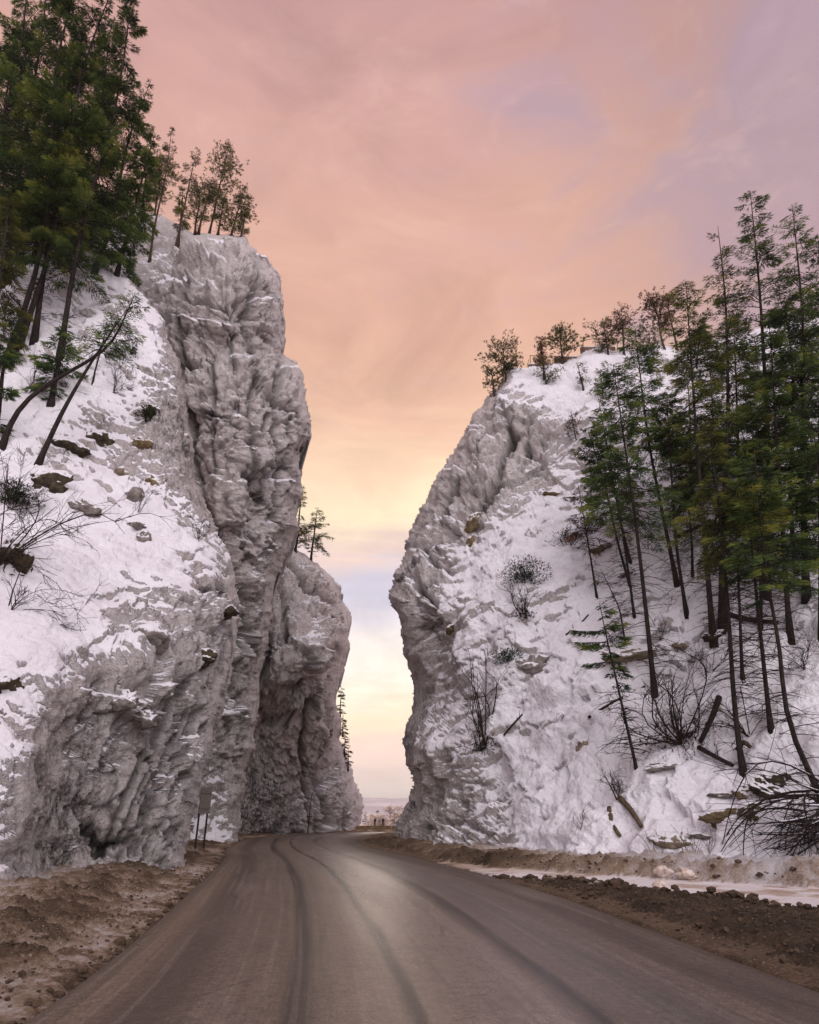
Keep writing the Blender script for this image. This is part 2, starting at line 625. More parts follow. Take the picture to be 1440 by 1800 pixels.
def leaf_mat(name, a, b, c):
    m = new_mat(name)
    t, p = principled(m, .65, .25)
    oc = t.new('ShaderNodeTexCoord').outputs['Object']
    oi = t.new('ShaderNodeObjectInfo').outputs['Random']
    n = t.noise(oc, .9, 4, .6)
    f = t.noise(oc, 9.0, 2, .6)
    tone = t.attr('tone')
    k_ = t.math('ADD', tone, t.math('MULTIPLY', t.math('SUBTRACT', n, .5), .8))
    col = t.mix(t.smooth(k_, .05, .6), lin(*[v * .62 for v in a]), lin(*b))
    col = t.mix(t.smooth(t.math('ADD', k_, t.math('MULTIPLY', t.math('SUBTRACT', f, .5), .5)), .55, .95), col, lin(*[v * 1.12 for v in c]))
    hs = t.new('ShaderNodeHueSaturation')
    t.put(hs.inputs['Value'], t.math('ADD', .82, t.math('MULTIPLY', oi, .4)))
    t.put(hs.inputs['Hue'], t.math('ADD', .49, t.math('MULTIPLY', oi, .02)))
    t.link(col, hs.inputs['Color'])
    t.link(hs.outputs[0], p.inputs['Base Color'])
    tr = t.new('ShaderNodeBsdfTranslucent')
    t.link(hs.outputs[0], tr.inputs[0])
    mx = t.new('ShaderNodeMixShader')
    mx.inputs[0].default_value = .25
    t.link(p.outputs[0], mx.inputs[1])
    t.link(tr.outputs[0], mx.inputs[2])
    out = [x for x in t.n if x.type == 'OUTPUT_MATERIAL'][0]
    t.link(mx.outputs[0], out.inputs[0])
    return m


M_FIR = leaf_mat('fir_needles', (.185, .275, .145), (.305, .385, .18), (.45, .475, .205))
M_FIR_OLIVE = leaf_mat('olive_needles', (.26, .31, .145), (.38, .41, .175), (.49, .475, .20))
M_PINE = leaf_mat('pine_needles', (.24, .26, .15), (.34, .34, .18), (.43, .39, .20))
M_BROWN = leaf_mat('dead_brown_needles', (.26, .185, .135), (.37, .255, .17), (.44, .32, .20))
M_SNOW = new_mat('clean_snow')
_t, _p = principled(M_SNOW, .7, .3)
_oc = _t.new('ShaderNodeTexCoord').outputs['Object']
_t.link(_t.mix(_t.noise(_oc, 1.5, 5), SNOW, lin(.90, .885, .915)), _p.inputs['Base Color'])
bump(_t, _p, _t.noise(_oc, 4, 6), .5, .1)


def flat_mat(name, a, b, rough=.6, scale=8.0, metallic=0.0):
    m = new_mat(name)
    t, p = principled(m, rough, .3)
    oc = t.new('ShaderNodeTexCoord').outputs['Object']
    t.link(t.mix(t.smooth(t.noise(oc, scale, 6, .65), .35, .65), lin(*a), lin(*b)), p.inputs['Base Color'])
    p.inputs['Metallic'].default_value = metallic
    return m


M_METAL = flat_mat('weathered_sign_metal', (.42, .39, .37), (.50, .46, .43), .55)
M_POST = flat_mat('brown_post', (.17, .135, .12), (.25, .20, .175), .8)
M_RAIL = flat_mat('dull_rail_steel', (.36, .29, .25), (.45, .37, .32), .6)
M_CONC = flat_mat('stained_concrete', (.36, .28, .23), (.47, .38, .32), .9, 2.0)
M_BARRIER = flat_mat('muddy_barrier', (.38, .29, .20), (.50, .40, .29), .9, 1.5)
M_ICE = flat_mat('dirty_ice_chunk', (.66, .58, .52), (.82, .76, .72), .6, 5.0)
M_CLOD = flat_mat('dirt_clod', (.20, .155, .12), (.34, .275, .215), .9, 4.0)
M_GROUND = ground_material()
M_ROAD = road_material()
M_FROST_HAZE = leaf_mat('frosted_hazy_needles', (.66, .58, .53), (.76, .68, .63), (.86, .79, .74))  # frost plus the fade of distance haze, both put into the colour
M_HAZED_HILL = flat_mat('hazed_forest_hill', (.74, .70, .71), (.88, .84, .84), .9, .004)  # distance haze painted in as a pale base colour
M_VALLEY = flat_mat('snowy_valley', (.90, .87, .87), (.80, .76, .76), .9, .006)

# ------------------------------------------------------------------ cliffs
class Cliff:
    def __init__(s, name, label, poly, free, Yc, snowc, tonec, mat, step=2.0, Rpx=40, Rm=5.0, amp=1.0, seed=0, strata=(0, 0, 1), snow_tilt=.4, cell=2.4, vert=1.0, xr=(-120, 1560), grain=0.0, fl_amp=.45, ledge=.35, facet=1.0, snow_k=.75, grooves=(), blocks=()):
        poly = np.array(poly, float)
        x0, x1 = max(poly[:, 0].min(), xr[0]), min(poly[:, 0].max(), xr[1])
        y0, y1 = poly[:, 1].min(), poly[:, 1].max()
        xs = np.arange(x0 - 4, x1 + 4, step)
        ys = np.arange(y0 - 4, y1 + 4, step)
        PX, PY = np.meshgrid(xs, ys)
        s.x0, s.y0, s.step = xs[0], ys[0], step
        # ragged outline
        q = np.stack([PX.ravel() / 40, PY.ravel() / 40, np.full(PX.size, seed * 3.1)], -1)
        jx = (fbm(q, 4, seed + 3, .55) * 7).reshape(PX.shape)
        jy = (fbm(q, 4, seed + 9, .55) * 7).reshape(PX.shape)
        inside = in_poly(PX + jx, PY + jy, poly)
        dfree = dist_line(PX + jx, PY + jy, free)
        Y = tps(Yc, PX, PY)
        k = np.clip(1 - dfree / Rpx, 0, 1)
        Y = Y + Rm * (1 - np.sqrt(np.clip(1 - k * k, 0, 1)))
        P = at_Y(PX, PY, Y)

        def normals(P):
            du = np.gradient(P, axis=1)
            dv = np.gradient(P, axis=0)
            N = np.cross(dv, du)
            N /= np.linalg.norm(N, axis=2, keepdims=True) + 1e-9
            return N
        N = normals(P)
        flip = (N * (P - CAMP)).sum(-1) > 0
        N[flip] *= -1
        zone = idw(snowc, PX, PY)
        rock_tone = idw(tonec, PX, PY)
        sh = P.shape
        p = P.reshape(-1, 3)
        # fractured rock
        wv = np.stack([perlin(p * .18, seed + 1), perlin(p * .18, seed + 2), perlin(p * .18, seed + 4)], -1)
        w2 = np.stack([fbm(p * .7, 3, seed + 31, .6), fbm(p * .7, 3, seed + 32, .6), fbm(p * .7, 3, seed + 34, .6)], -1)
        pw = p + wv * 1.6 + w2 * .35
        st = np.array([1, 1, vert])
        big = fbm(p * .075, 3, seed + 5)
        cv, ce = cells(pw / (cell * st * 1.9), seed + 1)
        cv2, ce2 = cells((p + wv * 1.6 + w2 * .22) / (cell * st * .75), seed + 2)
        cv3, ce3 = cells((p + wv * .5 + w2 * .10) / (cell * st * .27), seed + 3)
        cv4, ce4 = cells(p / (cell * .12) + w2 * .3, seed + 12)
        V_ = P - CAMP
        graze = np.clip(np.abs((N * V_).sum(-1)) / np.linalg.norm(V_, axis=2) * 2.4 - .1, .12, 1).ravel()
        edge = (.35 + .65 * sstep(dfree, 0, 70)).ravel()
        # slabs and flutes that run along the grain of the rock
        gx = p[:, 0] * math.cos(grain) + p[:, 2] * math.sin(grain)
        gz = -p[:, 0] * math.sin(grain) + p[:, 2] * math.cos(grain)
        gq = np.stack([gx, p[:, 1] * .8, gz * .22], -1) + w2 * .18
        flute = 1.5 * cells(np.stack([gx / 1.5, p[:, 1] / 2.2, gz / 7.5], -1) + w2 * .12, seed + 8)[0] + .9 * cells(np.stack([gx / .6, p[:, 1] / 1.0, gz / 3.2], -1) + w2 * .10, seed + 9)[0] + .18 * fbm(gq * .9, 4, seed + 41, .6, True)
        lay = (gz * .9 + p[:, 1] * .25 + wv[:, 0] * 1.5 + w2[:, 1] * .6) / 1.5 + fbm(p * .2, 2, seed + 43) * 1.2
        saw = lay - np.floor(lay)
        saw = np.where(saw < .8, saw / .8, (1 - saw) / .2) * sstep(fbm(p * .13, 2, seed + 44), -.25, .35)
        rg = fbm(p * .6 * np.array([1, 1, .7]), 6, seed + 6, .58, True)
        fine = fbm(p * 2.4, 4, seed + 7, .65)
        rock = edge * (big * 1.7 + cv * 1.4 * facet) + graze * (cv2 * .52 * facet + cv3 * .38 + cv4 * .11 + flute * fl_amp + saw * ledge + rg * .12 + fine * .11)
        rock -= .35
        crack = np.maximum(sstep(ce, .07, .0), .7 * sstep(ce2, .07, .0)) * sstep(fbm(p * .35, 2, seed + 47), -.15, .3)
        rock -= (sstep(ce, .10, 0) * .35 + sstep(ce2, .10, 0) * .16) * graze
        fx_ = (PX + jx * .5).ravel()
        fy_ = (PY + jy * .5).ravel()
        for pts, gw, gd in grooves:
            d_ = dist_line(fx_, fy_, pts) / gw
            gg = np.exp(-d_ * d_) * graze
            rock -= gd * gg
            crack = np.maximum(crack, gg * .8)
        lip = np.zeros(len(p))
        for bx, by, bw, bh_, out in blocks:
            # a ledge: sharp along its top, dying away downwards, with snow lying on its lip
            uu_ = np.abs(fx_ - bx + (fy_ - by) * .12) / bw
            vv_ = (fy_ - by - (fx_ - bx) * .15) / bh_
            rock += out * .75 * sstep(uu_, 1.1, .80) * sstep(vv_, -1.12, -.92) * np.clip((1.6 - vv_) / 2.6, 0, 1)
            lip = np.maximum(lip, sstep(uu_, 1.05, .85) * sstep(vv_ * bh_ + bh_, -4, -1) * sstep(vv_ * bh_ + bh_, 5.5, 2))
        # snow blanket: soft billows, with ripples lying along the slope
        ct, sn_ = math.cos(snow_tilt), math.sin(snow_tilt)
        a = p[:, 0] * ct + p[:, 2] * sn_
        b = -p[:, 0] * sn_ + p[:, 2] * ct
        q = np.stack([a * .28, b * 1.15, p[:, 1] * .3], -1) + wv * .35
        billow = edge * (big * 1.5 + cv * .3) + fbm(p * .33, 3, seed + 11) * .55 + graze * (fbm(q, 3, seed + 13, .55) * .26 + fbm(p * 1.9, 4, seed + 15, .6) * .10 + cv2 * .18)
        pit = sstep(perlin(q * 1.7, seed + 21), .28, .55)
        billow -= pit * .28
        zf = zone.ravel()
        zn = .45 * fbm(p * .35, 4, seed + 17) + .65 * fbm(q * np.array([1.1, .9, 1.0]), 4, seed + 18, .58)
        wsn = sstep(zf + zn * .45, -.15, .55)
        disp = (rock * (1 - wsn) + billow * wsn) * amp * (.22 + .78 * sstep(dfree, 2, 30)).ravel()
        far_edge = 1.0
        p2 = p + N.reshape(-1, 3) * (disp * far_edge)[:, None]
        P2 = p2.reshape(sh)
        N2 = normals(P2)
        f2 = (N2 * (P2 - CAMP)).sum(-1) > 0.35
        nz = N2[..., 2].ravel()
        nzs = nz
        snow = zf * snow_k + (nzs - .36) * 1.3 + zn * .42 - pit * .45 * (zf < .8)
        snow = snow - (1 - graze) * .55
        snow = np.where(zf < -.85, np.minimum(snow, (nzs - .8)), snow)
        snow = np.maximum(snow, np.where(zf > -.8, (nzs - .40) * 1.5 - .12 + .25 * zn, -1)) + sstep(zf, .55, .9) * .40
        snow = snow + lip * (1.0 + .8 * zn)
        snow = snow - np.clip(.55 - rock_tone.ravel(), 0, .6) * 1.3 - (1 - graze) * .7 * (zf < .5)
        s.P, s.N2, s.inside = P2, N2, inside
        # mesh
        idx = -np.ones(inside.shape, int)
        idx[inside] = np.arange(inside.sum())
        a_, b_, c_, d_ = idx[:-1, :-1], idx[:-1, 1:], idx[1:, 1:], idx[1:, :-1]
        ok = (a_ >= 0) & (b_ >= 0) & (c_ >= 0) & (d_ >= 0)
        quads = np.stack([a_[ok], d_[ok], c_[ok], b_[ok]], -1)
        V = P2[inside]
        # body behind the face: the border loop carried back into the hill
        e = np.concatenate([quads[:, [0, 1]], quads[:, [1, 2]], quads[:, [2, 3]], quads[:, [3, 0]]])
        key = np.sort(e, 1)
        key = key[:, 0].astype(np.int64) * len(V) + key[:, 1]
        u, first, cnt = np.unique(key, return_index=True, return_counts=True)
        be = e[first[cnt == 1]]
        bv = np.unique(be)
        mp = -np.ones(len(V), int)
        base = V[bv]
        back = []
        n0 = len(V)
        fq = [quads]
        ctr = V.mean(0)
        prev = bv
        mp[bv] = np.arange(len(bv))
        allV = [V]
        tot = n0
        for (d, sc) in ((1.2, .995), (4.5, .97), (12, .88)):
            dirv = base - CAMP
            dirv /= np.linalg.norm(dirv, axis=1)[:, None]
            nb = base + dirv * d
            nb[:, 0] = ctr[0] + (nb[:, 0] - ctr[0]) * sc
            nb[:, 2] = np.where(nb[:, 2] > 3, 3 + (nb[:, 2] - 3) * sc, nb[:, 2])
            cur = tot + np.arange(len(bv))
            allV.append(nb)
            fq.append(np.stack([be[:, 1] if prev is bv else prev[mp[be[:, 1]]], be[:, 0] if prev is bv else prev[mp[be[:, 0]]], cur[mp[be[:, 0]]], cur[mp[be[:, 1]]]], -1))
            prev = cur
            tot += len(bv)
        V = np.concatenate(allV)
        ext = lambda arr, val: np.concatenate([arr[inside.ravel()], np.tile(arr[inside.ravel()][bv], 3) * 0 + val])
        att = {'snow': ext(snow, .1), 'rock_tone': ext(rock_tone.ravel(), .9), 'crack': ext(crack * (1 - wsn), 0)}
        me = mk_mesh(name, V, fq, [mat], True, None, att)
        s.obj = tag(link(name, me), label, 'cliff', None, 'structure')

    def at(s, px, py):
        j = int(np.clip(round((px - s.x0) / s.step), 0, s.P.shape[1] - 1))
        i = int(np.clip(round((py - s.y0) / s.step), 0, s.P.shape[0] - 1))
        return s.P[i, j].copy()

    def normal(s, px, py):
        j = int(np.clip(round((px - s.x0) / s.step), 2, s.P.shape[1] - 3))
        i = int(np.clip(round((py - s.y0) / s.step), 2, s.P.shape[0] - 3))
        n = s.N2[i - 2:i + 3, j - 2:j + 3].mean((0, 1))
        if (n * (s.P[i, j] - CAMP)).sum() > 0:
            n = -n
        return n / np.linalg.norm(n)


L1 = Cliff('cliff', 'snowy near left cliff with a bare grey streaked lower wall over a recess',
    [(-130, 360), (60, 425), (150, 445), (230, 492), (287, 560), (320, 640), (336, 760), (347, 850), (374, 905), (402, 965), (423, 1050), (424, 1090), (408, 1190), (384, 1290), (362, 1370), (345, 1440), (332, 1500), (328, 1600), (-130, 1640)],
    [(-130, 360), (60, 425), (150, 445), (230, 492), (287, 560), (320, 640), (336, 760), (347, 850), (374, 905), (402, 965), (423, 1050), (424, 1090), (408, 1190), (384, 1290), (362, 1370), (345, 1440), (332, 1500), (328, 1600)],
    [(-120, 380, 44), (-120, 600, 36), (-120, 800, 29), (-120, 1000, 23), (-120, 1200, 19), (-120, 1400, 17), (-120, 1620, 16),
     (0, 400, 44), (0, 600, 36), (0, 800, 29.5), (0, 1000, 23.5), (0, 1150, 20.5), (0, 1300, 18.7), (0, 1500, 17.8), (20, 1600, 17.4),
     (100, 450, 43), (100, 700, 34), (100, 900, 28.5), (100, 1100, 23), (95, 1220, 20.6), (55, 1310, 19.2), (45, 1400, 18.6),
     (100, 1330, 22.0), (105, 1420, 22.8), (100, 1500, 22.6), (75, 1440, 20.4),
     (200, 520, 40), (200, 700, 35.5), (200, 900, 30.5), (200, 1100, 25.5), (222, 1170, 24.1), (170, 1215, 23.2), (120, 1250, 22.0), (150, 1300, 23.2), (215, 1262, 24.6), (190, 1330, 24.4), (160, 1400, 24.2), (200, 1450, 24.5), (200, 1560, 24.0),
     (285, 570, 38.5), (300, 700, 36), (320, 900, 33), (330, 1050, 30), (320, 1200, 27.8), (290, 1350, 26.6), (300, 1540, 25.8),
     (425, 1070, 35), (400, 1200, 32.5), (370, 1350, 29.5), (335, 1500, 27.4)],
    [(0, 700, 1), (100, 700, .9), (200, 660, .9), (260, 620, .9), (50, 1000, 1), (150, 1000, 1), (250, 950, .9), (350, 970, .8), (290, 1020, .9), (100, 1100, .9), (0, 1150, .9), (390, 1010, .6), (0, 850, .9), (120, 880, .8), (230, 850, .7), (180, 760, .35), (250, 790, .2), (100, 770, .4),
     (290, 700, .2), (318, 760, -.3), (335, 840, .1), (305, 640, .3), (0, 500, .8), (120, 520, .7), (230, 540, .6),
     (300, 1180, -1), (200, 1400, -1), (380, 1110, -.7), (350, 1250, -.9), (250, 1300, -1), (110, 1400, -1), (150, 1500, -1), (300, 1450, -.9), (250, 1110, -.1), (225, 1150, .4), (330, 1100, -.3), (280, 1080, .3), (180, 1240, -.8),
     (0, 1300, .55), (30, 1400, .5), (15, 1500, .5), (50, 1290, .5), (150, 1170, .35), (80, 1200, .5), (390, 1180, -.9), (410, 1060, -.1)],
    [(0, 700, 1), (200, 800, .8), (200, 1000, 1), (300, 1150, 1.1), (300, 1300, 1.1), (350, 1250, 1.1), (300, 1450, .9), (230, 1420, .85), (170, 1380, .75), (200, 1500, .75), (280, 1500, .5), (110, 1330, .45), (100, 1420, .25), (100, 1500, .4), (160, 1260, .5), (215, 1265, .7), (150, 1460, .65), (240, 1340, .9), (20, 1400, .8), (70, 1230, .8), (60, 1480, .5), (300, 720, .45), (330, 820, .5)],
    M_ROCK, 2.0, 26, 4.5, .62, 1, snow_tilt=-.55, cell=1.9, vert=2.6, grain=-.30, fl_amp=.5, ledge=.06, facet=.42,
    grooves=[([(405, 1105), (372, 1240), (318, 1500)], 6, .7), ([(372, 1115), (330, 1260), (268, 1500)], 5, .6), ([(335, 1180), (300, 1320), (246, 1490)], 7, .7), ([(300, 1200), (262, 1320), (206, 1490)], 5, .5),
             ([(270, 1262), (235, 1350), (180, 1500)], 6, .6), ([(388, 1120), (352, 1250), (296, 1470)], 4, .35), ([(318, 1150), (280, 1290), (228, 1480)], 4, .35), ([(355, 1120), (316, 1250), (258, 1490)], 3, .3),
             ([(300, 600), (315, 700), (322, 800), (345, 880)], 6, .5), ([(345, 930), (352, 1000), (348, 1050)], 6, .5)],
    blocks=[(232, 1160, 16, 34, .9), (205, 1235, 26, 14, .9), (225, 1262, 18, 12, 1.0), (150, 1232, 34, 13, .8), (260, 1215, 16, 9, .7), (372, 1075, 16, 12, .5), (300, 700, 16, 40, .6), (318, 790, 12, 30, .5)])

L2 = Cliff('cliff', 'tall pinkish grey limestone tower with snow on its top ledges',
    [(60, 440), (140, 400), (200, 380), (245, 366), (300, 380), (345, 408), (432, 413), (447, 438), (470, 455), (492, 478), (500, 505), (503, 560), (503, 622), (527, 632), (538, 690), (548, 742), (545, 768), (529, 790), (533, 850), (523, 930), (512, 962), (492, 1020), (470, 1110), (458, 1220), (448, 1320), (430, 1400), (414, 1490), (270, 1520), (200, 900)],
    [(60, 440), (140, 400), (200, 380), (245, 366), (300, 380), (345, 408), (432, 413), (447, 438), (470, 455), (492, 478), (500, 505), (503, 560), (503, 622), (527, 632), (538, 690), (548, 742), (545, 768), (529, 790), (533, 850), (523, 930), (512, 962), (492, 1020), (470, 1110), (458, 1220), (448, 1320), (430, 1400), (414, 1490)],
    [(60, 440, 66), (120, 420, 64), (250, 370, 61), (250, 480, 57), (250, 700, 55.5), (250, 1000, 55.5), (300, 400, 59.5), (300, 455, 57), (300, 520, 55), (300, 700, 54.5), (330, 900, 54.5), (380, 1000, 55), (400, 1200, 57), (400, 1350, 58), (370, 1500, 56.5), (300, 1400, 56),
     (345, 415, 59), (400, 425, 57.5), (405, 470, 54.8), (410, 560, 53.5), (410, 700, 53.3), (420, 900, 54.5), (432, 1080, 58), (430, 1300, 60), (415, 1430, 60), (360, 600, 54.8), (360, 800, 54.3),
     (480, 480, 58.5), (495, 600, 59.5), (460, 560, 56.5), (470, 700, 55.8), (530, 700, 58.5), (545, 740, 59.5), (520, 850, 59.5), (505, 960, 61), (480, 850, 57), (480, 1000, 60), (452, 1200, 63)],
    [(300, 430, .5), (350, 425, .35), (270, 480, .5), (250, 400, .2), (400, 425, .1), (290, 450, .6), (330, 500, .1), (370, 545, .0), (400, 500, .15), (300, 550, .1), (420, 700, -.65), (420, 560, -.4), (320, 700, -.8), (320, 600, -.6), (500, 700, -.15), (525, 690, .0), (480, 500, -.1), (470, 620, -.4), (380, 900, -.6), (460, 850, -.5), (450, 470, -.1), (370, 1420, .6), (395, 1445, .7), (400, 1000, -.4), (450, 1000, -.2), (420, 1300, -.5), (400, 1250, -.2)],
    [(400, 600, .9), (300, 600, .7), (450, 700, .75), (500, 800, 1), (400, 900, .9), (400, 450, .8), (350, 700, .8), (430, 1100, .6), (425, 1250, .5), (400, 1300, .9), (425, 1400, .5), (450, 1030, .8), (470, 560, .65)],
    M_ROCK, 2.0, 30, 7.0, .95, 2, cell=2.7, vert=1.0, grain=1.1, fl_amp=.16, ledge=.7, facet=1.25,
    grooves=[([(446, 440), (456, 500), (441, 560), (455, 640), (432, 760), (442, 900), (456, 1000)], 7, .7), ([(412, 500), (420, 560), (404, 600), (412, 660)], 4, .4),
             ([(322, 560), (330, 700), (346, 830), (390, 960), (430, 1060), (440, 1150)], 7, .8), ([(503, 610), (490, 660), (484, 760), (502, 810)], 6, .8), ([(530, 792), (503, 830), (492, 910)], 7, 1.2),
             ([(470, 700), (462, 790), (474, 870)], 4, .4), ([(380, 640), (372, 740), (386, 840)], 4, .35), ([(425, 1110), (418, 1200), (428, 1300)], 6, .7)],
    blocks=[(352, 474, 48, 19, 2.8), (338, 524, 44, 26, 2.6), (378, 594, 24, 26, 2.4), (457, 472, 26, 22, 2.2), (392, 440, 30, 16, 1.6), (300, 506, 16, 20, 1.6), (420, 505, 22, 26, 1.6), (330, 590, 22, 30, 1.4), (515, 685, 22, 44, 1.4), (425, 690, 26, 60, .9), (470, 560, 22, 40, .9), (350, 660, 24, 60, .8), (410, 800, 34, 60, .9), (500, 880, 22, 40, .9), (400, 900, 20, 40, .7)])

L3 = Cliff('cliff', 'far left rock buttress overhanging the road bend above a dark hollow',
    [(440, 880), (500, 935), (515, 966), (560, 985), (598, 1028), (616, 1080), (616, 1140), (600, 1188), (597, 1230), (604, 1300), (618, 1355), (634, 1395), (641, 1420), (640, 1442), (634, 1462), (632, 1495), (395, 1495), (390, 1050)],
    [(500, 935), (515, 966), (560, 985), (598, 1028), (616, 1080), (616, 1140), (600, 1188), (597, 1230), (604, 1300), (618, 1355), (634, 1395), (641, 1420), (640, 1442), (634, 1462), (632, 1495)],
    [(400, 900, 80), (440, 950, 80), (520, 975, 84), (580, 1012, 90), (615, 1090, 97), (450, 1150, 78), (450, 1060, 79), (520, 1120, 78), (545, 1060, 83), (590, 1125, 85), (600, 1165, 92), (540, 1195, 79), (500, 1200, 80), (560, 1250, 88), (570, 1300, 95), (600, 1300, 106), (460, 1250, 87), (450, 1350, 90), (500, 1260, 87), (495, 1400, 95), (440, 1450, 91), (560, 1440, 103), (620, 1400, 113), (638, 1440, 118), (600, 1485, 112), (480, 1485, 96), (410, 1485, 88), (410, 1200, 82)],
    [(500, 1150, -.3), (560, 1108, .45), (590, 1125, .3), (540, 1010, -.1), (560, 1040, -.45), (600, 1080, -.4), (460, 1100, -.3), (620, 1380, .2), (570, 1350, -.35), (520, 1350, -.6), (460, 1350, -1), (450, 1250, -1), (500, 1250, -.9), (540, 1180, .1), (600, 1420, -.2), (600, 1220, -.4), (500, 1050, .0), (440, 1440, -1)],
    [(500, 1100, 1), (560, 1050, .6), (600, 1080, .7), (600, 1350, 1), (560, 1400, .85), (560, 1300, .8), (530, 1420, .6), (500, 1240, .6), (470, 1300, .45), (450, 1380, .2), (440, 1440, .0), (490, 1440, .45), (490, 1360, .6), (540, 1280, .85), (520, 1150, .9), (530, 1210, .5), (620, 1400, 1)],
    M_ROCK, 1.6, 20, 7.0, 1.0, 3, cell=3.0, vert=1.9, grain=.5, fl_amp=.3, ledge=.4, facet=1.2,
    grooves=[([(505, 985), (545, 1040), (600, 1070)], 5, 1.2), ([(590, 1150), (560, 1195), (520, 1210)], 6, 1.2), ([(470, 1100), (462, 1180), (446, 1240)], 6, 1.2), ([(575, 1240), (560, 1330), (575, 1450)], 5, 1.2), ([(540, 1230), (525, 1320), (540, 1450)], 4, 1.0), ([(600, 1320), (596, 1400), (610, 1460)], 4, 1.0)],
    blocks=[(580, 1118, 30, 16, 2.2), (545, 1085, 26, 18, 1.6), (525, 1165, 40, 26, 1.6)])

R1 = Cliff('cliff', 'right cliff with a pale rock nose and a steep snow covered slope under trees',
    [(697, 1480), (700, 1440), (717, 1420), (722, 1380), (715, 1350), (709, 1310), (720, 1250), (728, 1200), (706, 1150), (700, 1100), (681, 1050), (690, 1010), (711, 972), (712, 932), (740, 890), (770, 830), (800, 785), (850, 702), (872, 680), (890, 648), (935, 640), (985, 633), (1050, 614), (1090, 618), (1150, 602), (1200, 612), (1260, 600), (1330, 575), (1440, 545), (1575, 520), (1575, 1620), (960, 1600), (690, 1545)],
    [(690, 1545), (697, 1480), (700, 1440), (717, 1420), (722, 1380), (715, 1350), (709, 1310), (720, 1250), (728, 1200), (706, 1150), (700, 1100), (681, 1050), (690, 1010), (711, 972), (712, 932), (740, 890), (770, 830), (800, 785), (850, 702), (872, 680), (890, 648), (935, 640), (985, 633), (1050, 614), (1090, 618), (1150, 602), (1200, 612), (1260, 600), (1330, 575), (1440, 545), (1575, 520)],
    [(700, 1470, 53), (715, 1400, 55), (712, 1320, 55), (725, 1200, 57.5), (706, 1120, 54.5), (683, 1050, 55), (712, 950, 57.5), (745, 890, 57.5), (800, 790, 58.5), (860, 700, 59.5), (900, 650, 61), (1000, 638, 61), (1085, 625, 60), (1180, 610, 59),
     (745, 1240, 53.5), (735, 1310, 51), (760, 1490, 45), (770, 1300, 47.5), (775, 1150, 49.5), (755, 1130, 51.5), (750, 1050, 51), (775, 980, 54), (800, 1000, 51.5), (790, 900, 55), (840, 870, 54.2), (860, 915, 52.2), (850, 800, 56.5), (900, 780, 57), (950, 800, 55), (945, 870, 52.4), (900, 720, 57.5), (950, 700, 58),
     (850, 1500, 39), (850, 1300, 43), (850, 1150, 45.5), (850, 1000, 48.8), (900, 940, 50), (1000, 835, 52.5), (1000, 720, 56),
     (960, 1510, 34), (960, 1300, 39.5), (960, 1100, 44), (1100, 1000, 44), (1100, 800, 50), (1100, 700, 54),
     (1100, 1515, 30), (1100, 1300, 35.5), (1100, 1150, 39.5), (1250, 1515, 27), (1250, 1300, 33), (1250, 1100, 38), (1250, 900, 43.5), (1250, 700, 51), (1260, 612, 56),
     (1440, 1520, 25), (1440, 1350, 28.5), (1440, 1150, 33), (1440, 1000, 37.5), (1440, 800, 44), (1440, 600, 53), (1440, 550, 56), (1570, 1600, 21), (1570, 1200, 29), (1570, 900, 37), (1570, 540, 53)],
    [(860, 1230, .85), (1000, 1200, .95), (1100, 1400, 1), (1300, 1300, 1), (1000, 950, .85), (900, 950, .8), (960, 885, .85), (1000, 720, .7), (950, 670, .8), (1050, 640, 1), (1100, 900, .9), (1300, 800, .7), (1200, 700, .6), (890, 1350, .9), (920, 1450, .85), (1000, 1480, .9), (1400, 1480, 1),
     (745, 1000, -.15), (720, 1080, -.3), (780, 900, -.2), (850, 780, -.2), (830, 870, -.55), (900, 800, -.5), (930, 850, .2), (880, 720, .15), (745, 1270, .4), (765, 1390, .35), (720, 1400, -.55), (730, 1460, -.3), (810, 1460, -.15), (850, 1470, .3), (790, 1200, .65), (805, 1080, .6), (790, 1330, .6), (940, 770, .1), (830, 1010, .8), (850, 950, .7), (820, 1130, .8), (770, 1220, .4), (1440, 1000, .7)],
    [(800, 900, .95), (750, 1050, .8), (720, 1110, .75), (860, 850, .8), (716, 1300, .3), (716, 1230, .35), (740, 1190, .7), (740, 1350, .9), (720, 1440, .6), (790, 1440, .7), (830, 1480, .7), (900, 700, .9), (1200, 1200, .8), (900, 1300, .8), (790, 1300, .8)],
    M_ROCK_R, 2.0, 26, 6.0, .85, 4, snow_tilt=.45, cell=2.3, vert=1.0, grain=.8, fl_amp=.25, ledge=.55, snow_k=1.0, facet=1.25,
    grooves=[([(868, 690), (890, 730), (902, 775)], 6, 1.2), ([(802, 1000), (796, 1060), (776, 1110), (764, 1160), (742, 1230), (746, 1285)], 6, 1.3), ([(764, 1325), (776, 1385), (770, 1440)], 6, 1.1), ([(800, 1380), (806, 1440), (850, 1462)], 6, .9),
             ([(905, 770), (886, 806), (872, 850), (830, 885)], 7, 1.3), ([(714, 962), (740, 960), (762, 985), (790, 1000)], 6, 1.2), ([(730, 1020), (760, 1058), (756, 1108)], 6, 1.1), ([(822, 832), (790, 862), (770, 902)], 6, 1.1), ([(740, 1300), (728, 1350), (736, 1420)], 6, 1.0), ([(1150, 690), (1130, 760), (1100, 800)], 6, .8)],
    blocks=[(812, 852, 46, 24, 1.5), (890, 735, 20, 32, 1.2), (755, 1030, 26, 36, 1.2), (735, 985, 20, 20, .9), (780, 930, 26, 26, .9), (860, 800, 34, 26, 1.0), (820, 770, 30, 24, .8)])

# ------------------------------------------------------------------ road and ground
def px_line(pts):
    a = np.array(pts, float)
    return on_ground(a[:, 0], a[:, 1])[:, :2]


